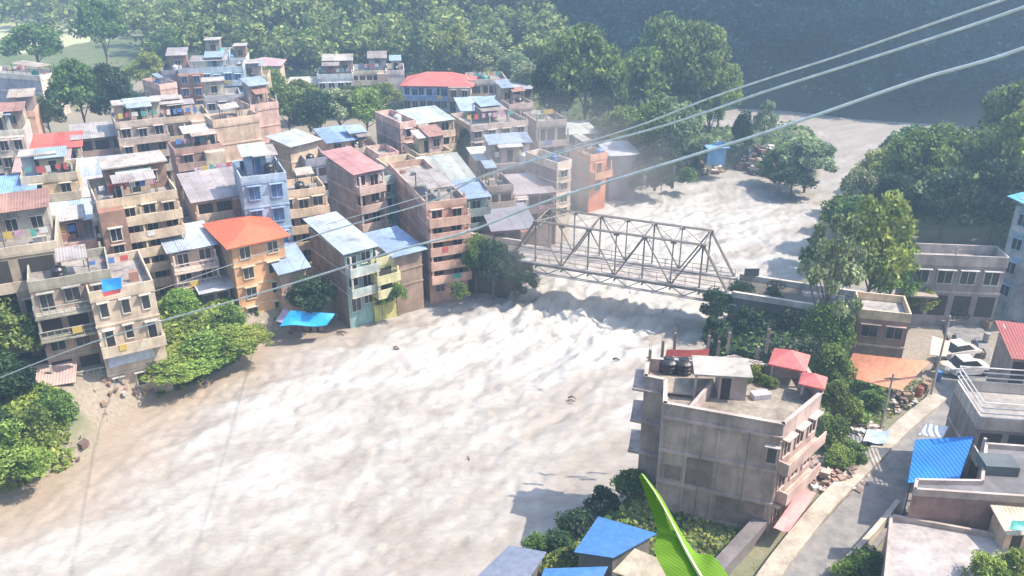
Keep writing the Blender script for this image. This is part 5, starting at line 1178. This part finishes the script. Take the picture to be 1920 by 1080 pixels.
# wooded slope on the right
RT = [('light', 'sunlit crown at the right edge of the wooded slope', 62, 99, 16.5, 11), ('broad', 'bright-topped tree at the left edge of the wooded slope', 49.5, 101, 12.5, 9),
      ('broad', 'second crown of the wooded slope from its left edge', 55, 106, 12, 9), ('dense', 'dark lower tree of the wooded slope above the workshop', 50, 93, 10, 8),
      ('dense', 'dark lower tree behind the pole of the workshop', 56, 93, 10.5, 8), ('dense', 'dark tree beside the tall white and blue house', 61.5, 91, 10.5, 8),
      ('broad', 'mid-slope tree behind the dark lower trees', 60, 105, 12, 10), ('broad', 'upper tree of the wooded slope seen against the dark gorge', 65, 108, 16, 11),
      ('light', 'highest bright tree at the right edge', 71, 106, 20, 12), ('dense', 'outermost dark tree cut by the right edge', 68, 97, 12, 9),
      ('dense', 'dark tree at the foot of the slope nearest the river', 45.5, 96, 8.5, 6.5), ('pale', 'thin twiggy tree at the river side of the slope', 43.5, 101, 8, 6),
      ('broad', 'small tree nearest the water on the right bank upstream', 39.5, 92, 7, 5.5)]
for k_, lb_, x_, y_, H_, W_ in RT: tree(k_, lb_, 0, 0, H_, W_, pos=(x_, y_, gz(x_, y_)))
# bank bushes: left bank thicket
BL = [(310, 690, 1.44, 5, 'bush'), (350, 672, 1.58, 5, 'bush'), (392, 655, 1.58, 5, 'bush'), (432, 640, 1.44, 4.6, 'bush'), (470, 632, 1.01, 4.0, 'bush'), (330, 706, 0.94, 4.2, 'bush'), (372, 692, 0.86, 4.2, 'bush'),
      (415, 668, 0.86, 4, 'bush'), (452, 650, 0.80, 3.6, 'bush'), (300, 640, 2.24, 5, 'mbush'), (355, 620, 2.08, 5, 'mbush'), (420, 605, 1.60, 4.4, 'mbush'), (488, 640, 0.80, 2.8, 'bush')]
BLAB = ['bush against the white riverside house', 'middle bush of the upper thicket row', 'broad bush below the grey-roofed shed', 'bush left of the orange house wall', 'low bush at the foot of the orange house', 'pale bush at the left end of the water edge',
        'pale bush in the middle of the water edge', 'pale bush before the broad one', 'pale bush nearest the orange house', 'tall dark bush beside the slim pole', 'tall bush under the white railings', 'dark bush beneath the small grey-roofed shed', 'last small bush under the orange wall']
for (x_, y_, H_, W_, k_), lb_ in zip(BL, BLAB): tree(k_, lb_, x_, y_, H_, W_, 2.4 if y_ > 660 else 3, name='bush', group='thicket on the left bank', cat='bush')
BL2 = [(110, 800, 3.6, 4.0, 'mbush', 'upright bush in front of the small orange hut'), (75, 830, 3.4, 4.4, 'mbush', 'big green bush low at the left edge'), (30, 850, 3.0, 4.4, 'bush', 'yellow-green bush at the left edge'), (10, 895, 2.0, 5, 'bush', 'low grassy bush in the lower left corner'),
       (60, 880, 1.6, 4, 'bush', 'flat grassy bush on the mud bank'), (95, 665, 3.4, 4, 'mbush', 'bush between the lush tree and the grey riverside house'), (-20, 830, 4, 5, 'dbush', 'dark bush cut off by the left edge'),
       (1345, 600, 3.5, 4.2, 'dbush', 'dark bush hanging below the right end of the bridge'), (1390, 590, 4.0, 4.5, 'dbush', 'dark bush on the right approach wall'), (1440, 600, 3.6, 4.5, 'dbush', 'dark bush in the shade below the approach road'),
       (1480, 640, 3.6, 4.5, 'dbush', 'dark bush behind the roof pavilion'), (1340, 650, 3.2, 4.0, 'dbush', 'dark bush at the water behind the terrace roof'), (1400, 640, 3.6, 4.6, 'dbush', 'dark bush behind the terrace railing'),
       (1530, 720, 3.0, 3.4, 'mbush', 'green bush right of the small pavilion'), (1560, 830, 2.4, 3.2, 'mbush', 'bush beside the pink side of the foreground block'), (1590, 790, 2.2, 3.0, 'bush', 'bush under the small tree by the awning'),
       (1600, 860, 1.3, 2.6, 'mbush', 'low bush on the junk heap'), (1570, 870, 1.4, 2.4, 'bush', 'low bush against the pale ledge'), (1640, 760, 1.4, 2.6, 'mbush', 'bush below the edge of the orange awning'),
       (1450, 1090, 1.8, 3.0, 'bush', 'yellow-green bush at the bottom edge left of the road'), (1405, 1100, 1.4, 2.2, 'bush', 'small bush at the bottom edge under the dark wall'), (1620, 1085, 2.2, 3.0, 'mbush', 'leafy bush at the bottom edge right of the road'), (1585, 1085, 1.4, 2.2, 'bush', 'small bush at the road edge at the bottom'),
       (1180, 940, 2.6, 3.6, 'mbush', 'bush at the water behind the banana leaf'), (1130, 965, 2.2, 3.2, 'dbush', 'dark bush above the plain blue roof'), (1080, 1000, 2.0, 3.2, 'dbush', 'dark bush left of the plain blue roof'), (1045, 1045, 2.0, 3.0, 'dbush', 'bush between the pale shelter and the blue roofs'), (1010, 1040, 1.5, 2.6, 'mbush', 'fringe bush over the water at the lower bank'),
       (985, 545, 2.5, 3.5, 'dbush', 'dark bush under the left end of the truss'), (860, 555, 1.6, 2.6, 'mbush', 'small bush at the foot of the tall pink block'), (895, 470, 2.2, 2.8, 'mbush', 'bush on top of the left approach wall'),
       (1180, 345, 2.6, 5, 'dbush', 'dark bush at the water below the striped roofs'), (1240, 350, 2.8, 5, 'dbush', 'dark bush on the shore below the spreading pale tree'), (1290, 340, 2.2, 4, 'mbush', 'shore bush left of the blue hut'), (1430, 325, 2.0, 4, 'mbush', 'shore bush right of the column-shaped tree'),
       (1100, 305, 3, 5, 'mbush', 'bush between the pale house and the orange upstream house')]
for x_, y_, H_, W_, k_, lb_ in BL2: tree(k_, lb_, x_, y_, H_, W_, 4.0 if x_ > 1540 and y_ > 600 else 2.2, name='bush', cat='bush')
for i, (x_, y_, z_) in enumerate(((1850, 1085, 7.2), (1905, 1075, 7.4))): tree('bush', ['yellow-green bush overlapping the grey flat roof', 'bush in the very corner below the peach hut'][i], 0, 0, 1.6, 2.6, pos=P(x_, y_, z_), name='bush', cat='bush')
t_ = thing('small_hut', 'small orange-walled hut at the left edge above the bushes', 'hut', P(70, 752, 2.4), R(20))
mb = MB(); mb.box(0, 0, -1, 3.0, 2.4, 1.4); mb.build('wall', plaster((.60, .36, .22)), t_)
mb = MB(); mb.slab((-.3, -.4, 1.45), (3.3, -.4, 1.45), (3.3, 2.7, 2.1), (-.3, 2.7, 2.1), .06); mb.build('roof', tin((.55, .40, .36)), t_)

# ------------------------------------------------------------------ forest on the far hills (one mass)
pts = []
r_ = np.random.default_rng(5)
gx, gy = np.meshgrid(np.arange(-190, 190, 4.8), np.arange(150, 400, 5.2))
gx = gx.ravel()+r_.uniform(-2.2, 2.2, gx.size); gy = gy.ravel()+r_.uniform(-2.4, 2.4, gy.size)
yb = np.interp(gx, [-200, -110, -80, 0, 25, 60, 140], [275, 250, 198, 190, 180, 172, 152])
ok = (gy > yb+1) & (gy < yb+125) & (sdist(gx, gy) > 3)
gx2, gy2 = np.meshgrid(np.arange(5, 170, 3.4), np.arange(150, 235, 3.4)); gx2 = gx2.ravel()+r_.uniform(-1.5, 1.5, gx2.size); gy2 = gy2.ravel()+r_.uniform(-1.5, 1.5, gy2.size)
ok2 = (gy2 > np.interp(gx2, [0, 25, 60, 140], [184, 176, 168, 150])) & (sdist(gx2, gy2) > 2)
ok &= ~((gx < -95) & (r_.random(gx.size) < .55)); gx, gy = np.concatenate([gx[ok], gx2[ok2]]), np.concatenate([gy[ok], gy2[ok2]])
tt = gy*cp + 30*sp; vis = np.abs(gx/tt) < .72; gx, gy = gx[vis], gy[vis]
gzv = ground(gx, gy); Vs = []; 
for x_, y_, z_ in zip(gx, gy, gzv):
    H_ = r_.uniform(6.5, 14); W_ = r_.uniform(2.8, 4.8); far = y_-np.interp(x_, [-100, 100], [210, 165])
    nc, per, ls = (9, 34, .62) if far < 45 else (6, 26, .85)
    cc, p_ = crown_points(nc, per, W_*.75, H_*.33, H_*.66, W_*.5, r_)
    p_ = p_+np.array([x_, y_, z_]); V, _ = leafcloud(p_, ls, .5, r_); Vs.append(V)
    n = 26; st = np.stack([r_.normal(0, W_*.35, n), r_.normal(0, W_*.35, n), r_.uniform(0, H_*.5, n)], 1)+np.array([x_, y_, z_]); V, _ = leafcloud(st, ls, .2, r_); Vs.append(V)
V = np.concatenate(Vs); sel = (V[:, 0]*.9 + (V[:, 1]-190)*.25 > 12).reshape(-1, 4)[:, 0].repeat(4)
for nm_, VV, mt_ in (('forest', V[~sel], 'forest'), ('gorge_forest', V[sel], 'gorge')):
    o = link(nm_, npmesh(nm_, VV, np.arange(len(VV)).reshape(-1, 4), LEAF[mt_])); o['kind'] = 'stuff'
print('forest crowns', len(gx), 'quads', len(V)//4)
# undergrowth on banks and between houses (uncountable)
n = 60000; x_ = r_.uniform(-110, 80, n); y_ = r_.uniform(38, 210, n); d_ = sdist(x_, y_); fn = fbm(x_*.12, y_*.12, 3)
xr = np.interp(y_, RX[:, 1], RX[:, 0])
ok = (d_ > 1.5) & (((x_ > xr+8) & (y_ > 85)) | ((fn > .50) & (x_ < 8) & (d_ < 22)) | ((fn > .52) & (x_ > 10) & (x_ < xr-6)) | ((y_ > 160) & (fn > .42)) | ((x_ > 12) & (y_ > 115) & (y_ < 170)))
x_, y_ = x_[ok], y_[ok]; c_ = np.stack([x_, y_, ground(x_, y_)+r_.uniform(0, .6, x_.size)], 1)
V, Qq = leafcloud(c_, .38, .5, r_); o = link('undergrowth', npmesh('undergrowth', V, Qq, LEAF['mid'])); o['kind'] = 'stuff'
def patch(name, label, pxs, n, ls, mt, up=.7):
    pv = np.array([P(x, y, 2.5)[:2] for x, y in pxs]); lo, hi = pv.min(0), pv.max(0)
    x_ = r_.uniform(lo[0], hi[0], n); y_ = r_.uniform(lo[1], hi[1], n); ok = (sdist(x_, y_, pv) < 0); x_, y_ = x_[ok], y_[ok]
    lump = fbm(x_*.5, y_*.5, 4)
    c_ = np.stack([x_, y_, ground(x_, y_)+r_.uniform(0, 1, x_.size)**.5*(lump-.2)*up*2.2], 1)
    V, Qq = leafcloud(c_, ls, .6, r_); o = link(name, npmesh(name, V, Qq, LEAF[mt])); o['kind'] = 'stuff'; o['label'] = label
patch('ground_cover', 'tangled green cover on the left bank', [(292, 722), (285, 600), (400, 575), (455, 600), (505, 640), (420, 690), (340, 725)], 16000, .26, 'bright', 1.2)
patch('ground_cover', 'grassy cover in the lower left corner', [(-60, 930), (-60, 770), (60, 740), (128, 760), (130, 850), (80, 905)], 8000, .26, 'bright', .7)
patch('ground_cover', 'green strip between the foreground block and the ledge', [(1545, 760), (1600, 700), (1660, 760), (1600, 850), (1545, 870)], 5000, .2, 'mid', .5)
patch('ground_cover', 'dark weeds on the slope below the foreground block', [(960, 1120), (1060, 1000), (1190, 905), (1245, 960), (1420, 1020), (1350, 1100)], 7000, .2, 'mid', .5)
patch('ground_cover', 'weeds between the ledge and the brown house', [(1600, 700), (1690, 735), (1760, 735), (1690, 790), (1610, 850)], 3500, .16, 'mid', .4)
patch('ground_cover', 'weeds behind the terrace roof', [(1290, 690), (1330, 600), (1500, 590), (1560, 660), (1550, 740), (1400, 720)], 6000, .24, 'dark', .6)
patch('ground_cover', 'dark weeds on the upstream bank', [(1060, 330), (1100, 270), (1300, 270), (1320, 335), (1200, 350)], 6000, .42, 'dark', 1.0)
# rubble heap by the ledge, debris on the mud
RC = [plaster(c_) for c_ in ((.30, .20, .16), (.45, .38, .33), (.60, .58, .55), (.20, .14, .12), (.35, .22, .18))]
heap('rubble', 'reddish rubble and junk between the foreground block and the ledge', 1565, 890, 3.8, 2.4, 160, RC)
heap('rubble', 'junk heap below the small tree', 1620, 815, 3.8, 2.0, 110, RC)
heap('rubble', 'rubble on the shore of the spit', 1350, 322, 2, 6.5, 260, RC, (.3, 1.0))
heap('rubble', 'rubble on the shore right of the blue hut', 1430, 312, 2, 5.5, 200, RC, (.3, .9))
heap('debris', 'wooden debris on the muddy bank', 190, 850, 1, 2.5, 40, [BARK, RC[0], RC[3]], (.1, .6))
heap('debris', 'wooden debris at the brown water edge', 330, 790, .6, 4, 70, [BARK, RC[0], RC[3]], (.1, .6))

for i, (px_, py_, rd_, n_) in enumerate(((245, 765, 2.5, 22), (330, 735, 4, 50), (440, 690, 3.5, 50), (530, 640, 3, 60), (640, 612, 3, 60), (700, 598, 3, 60), (790, 566, 3, 60), (860, 556, 3, 60), (1335, 612, 3, 60), (1295, 700, 2.5, 40), (1180, 905, 2.5, 50), (100, 900, 2.5, 16))):
    heap('shore_rubble', ['stones and drift below the white riverside house', 'stones on the muddy shore', 'stones below the left bank thicket', 'rubble at the foot of the orange house', 'rubble right of the blue tarpaulin shelter', 'rubble below the teal balconies', 'rubble below the yellow-green house', 'rubble below the tall pink block', 'stones below the right approach wall', 'stones behind the terrace roof', 'stones at the water below the foreground block', 'stones in the lower left corner'][i], px_, py_, .3, rd_, n_, RC, (.08, .34))
# ------------------------------------------------------------------ haze
hm = bpy.data.materials.new('haze'); hm.use_nodes = True; t = hm.node_tree; t.nodes.remove(t.nodes['Principled BSDF'])
vp = nd(t, 'ShaderNodeVolumePrincipled'); vp.inputs['Color'].default_value = (.46, .71, 1, 1); vp.inputs['Density'].default_value = .0016; vp.inputs['Anisotropy'].default_value = .2
t.links.new(vp.outputs[0], t.nodes['Material Output'].inputs['Volume'])
mb = MB(); mb.box(-1000, -80, -15, 1000, 1300, 190); o = mb.build('haze', hm); o['kind'] = 'stuff'

mm = bpy.data.materials.new('spray_mist'); mm.use_nodes = True; t = mm.node_tree; t.nodes.remove(t.nodes['Principled BSDF'])
vp = nd(t, 'ShaderNodeVolumePrincipled'); vp.inputs['Color'].default_value = (1, .97, .95, 1); vp.inputs['Anisotropy'].default_value = .2
tc = nd(t, 'ShaderNodeTexCoord'); ln_ = nd(t, 'ShaderNodeVectorMath', operation='LENGTH'); t.links.new(tc.outputs['Object'], ln_.inputs[0])
n = noise(t, 2.2, 4, .6, tc.outputs['Object'])
a1_ = nd(t, 'ShaderNodeMapRange'); a1_.inputs[1].default_value = 1.0; a1_.inputs[2].default_value = .1; a1_.inputs[3].default_value = 0; a1_.inputs[4].default_value = .075
t.links.new(ln_.outputs['Value'], a1_.inputs[0]); n2_ = nd(t, 'ShaderNodeMapRange'); n2_.inputs[1].default_value = .35; n2_.inputs[2].default_value = .65; t.links.new(n.outputs[0], n2_.inputs[0])
m2 = nd(t, 'ShaderNodeMath', operation='MULTIPLY'); t.links.new(a1_.outputs[0], m2.inputs[0]); t.links.new(n2_.outputs[0], m2.inputs[1]); t.links.new(m2.outputs[0], vp.inputs['Density'])
t.links.new(vp.outputs[0], t.nodes['Material Output'].inputs['Volume'])
mb = MB(); mb.lathe([(math.sin(math.pi*i/12)+1e-3, -math.cos(math.pi*i/12)) for i in range(13)], 0, 0, 20); me = mb.mesh('mist', mm)
for nm_, q, sc in (('mist', PT(1060, 330, 104), (16, 14, 11)), ('mist', PT(1010, 470, 92), (8, 7, 5)), ('mist', PT(1120, 560, 80), (9, 5, 2.5))):
    o = link(nm_, me, None, q); o.scale = sc; o['kind'] = 'stuff'
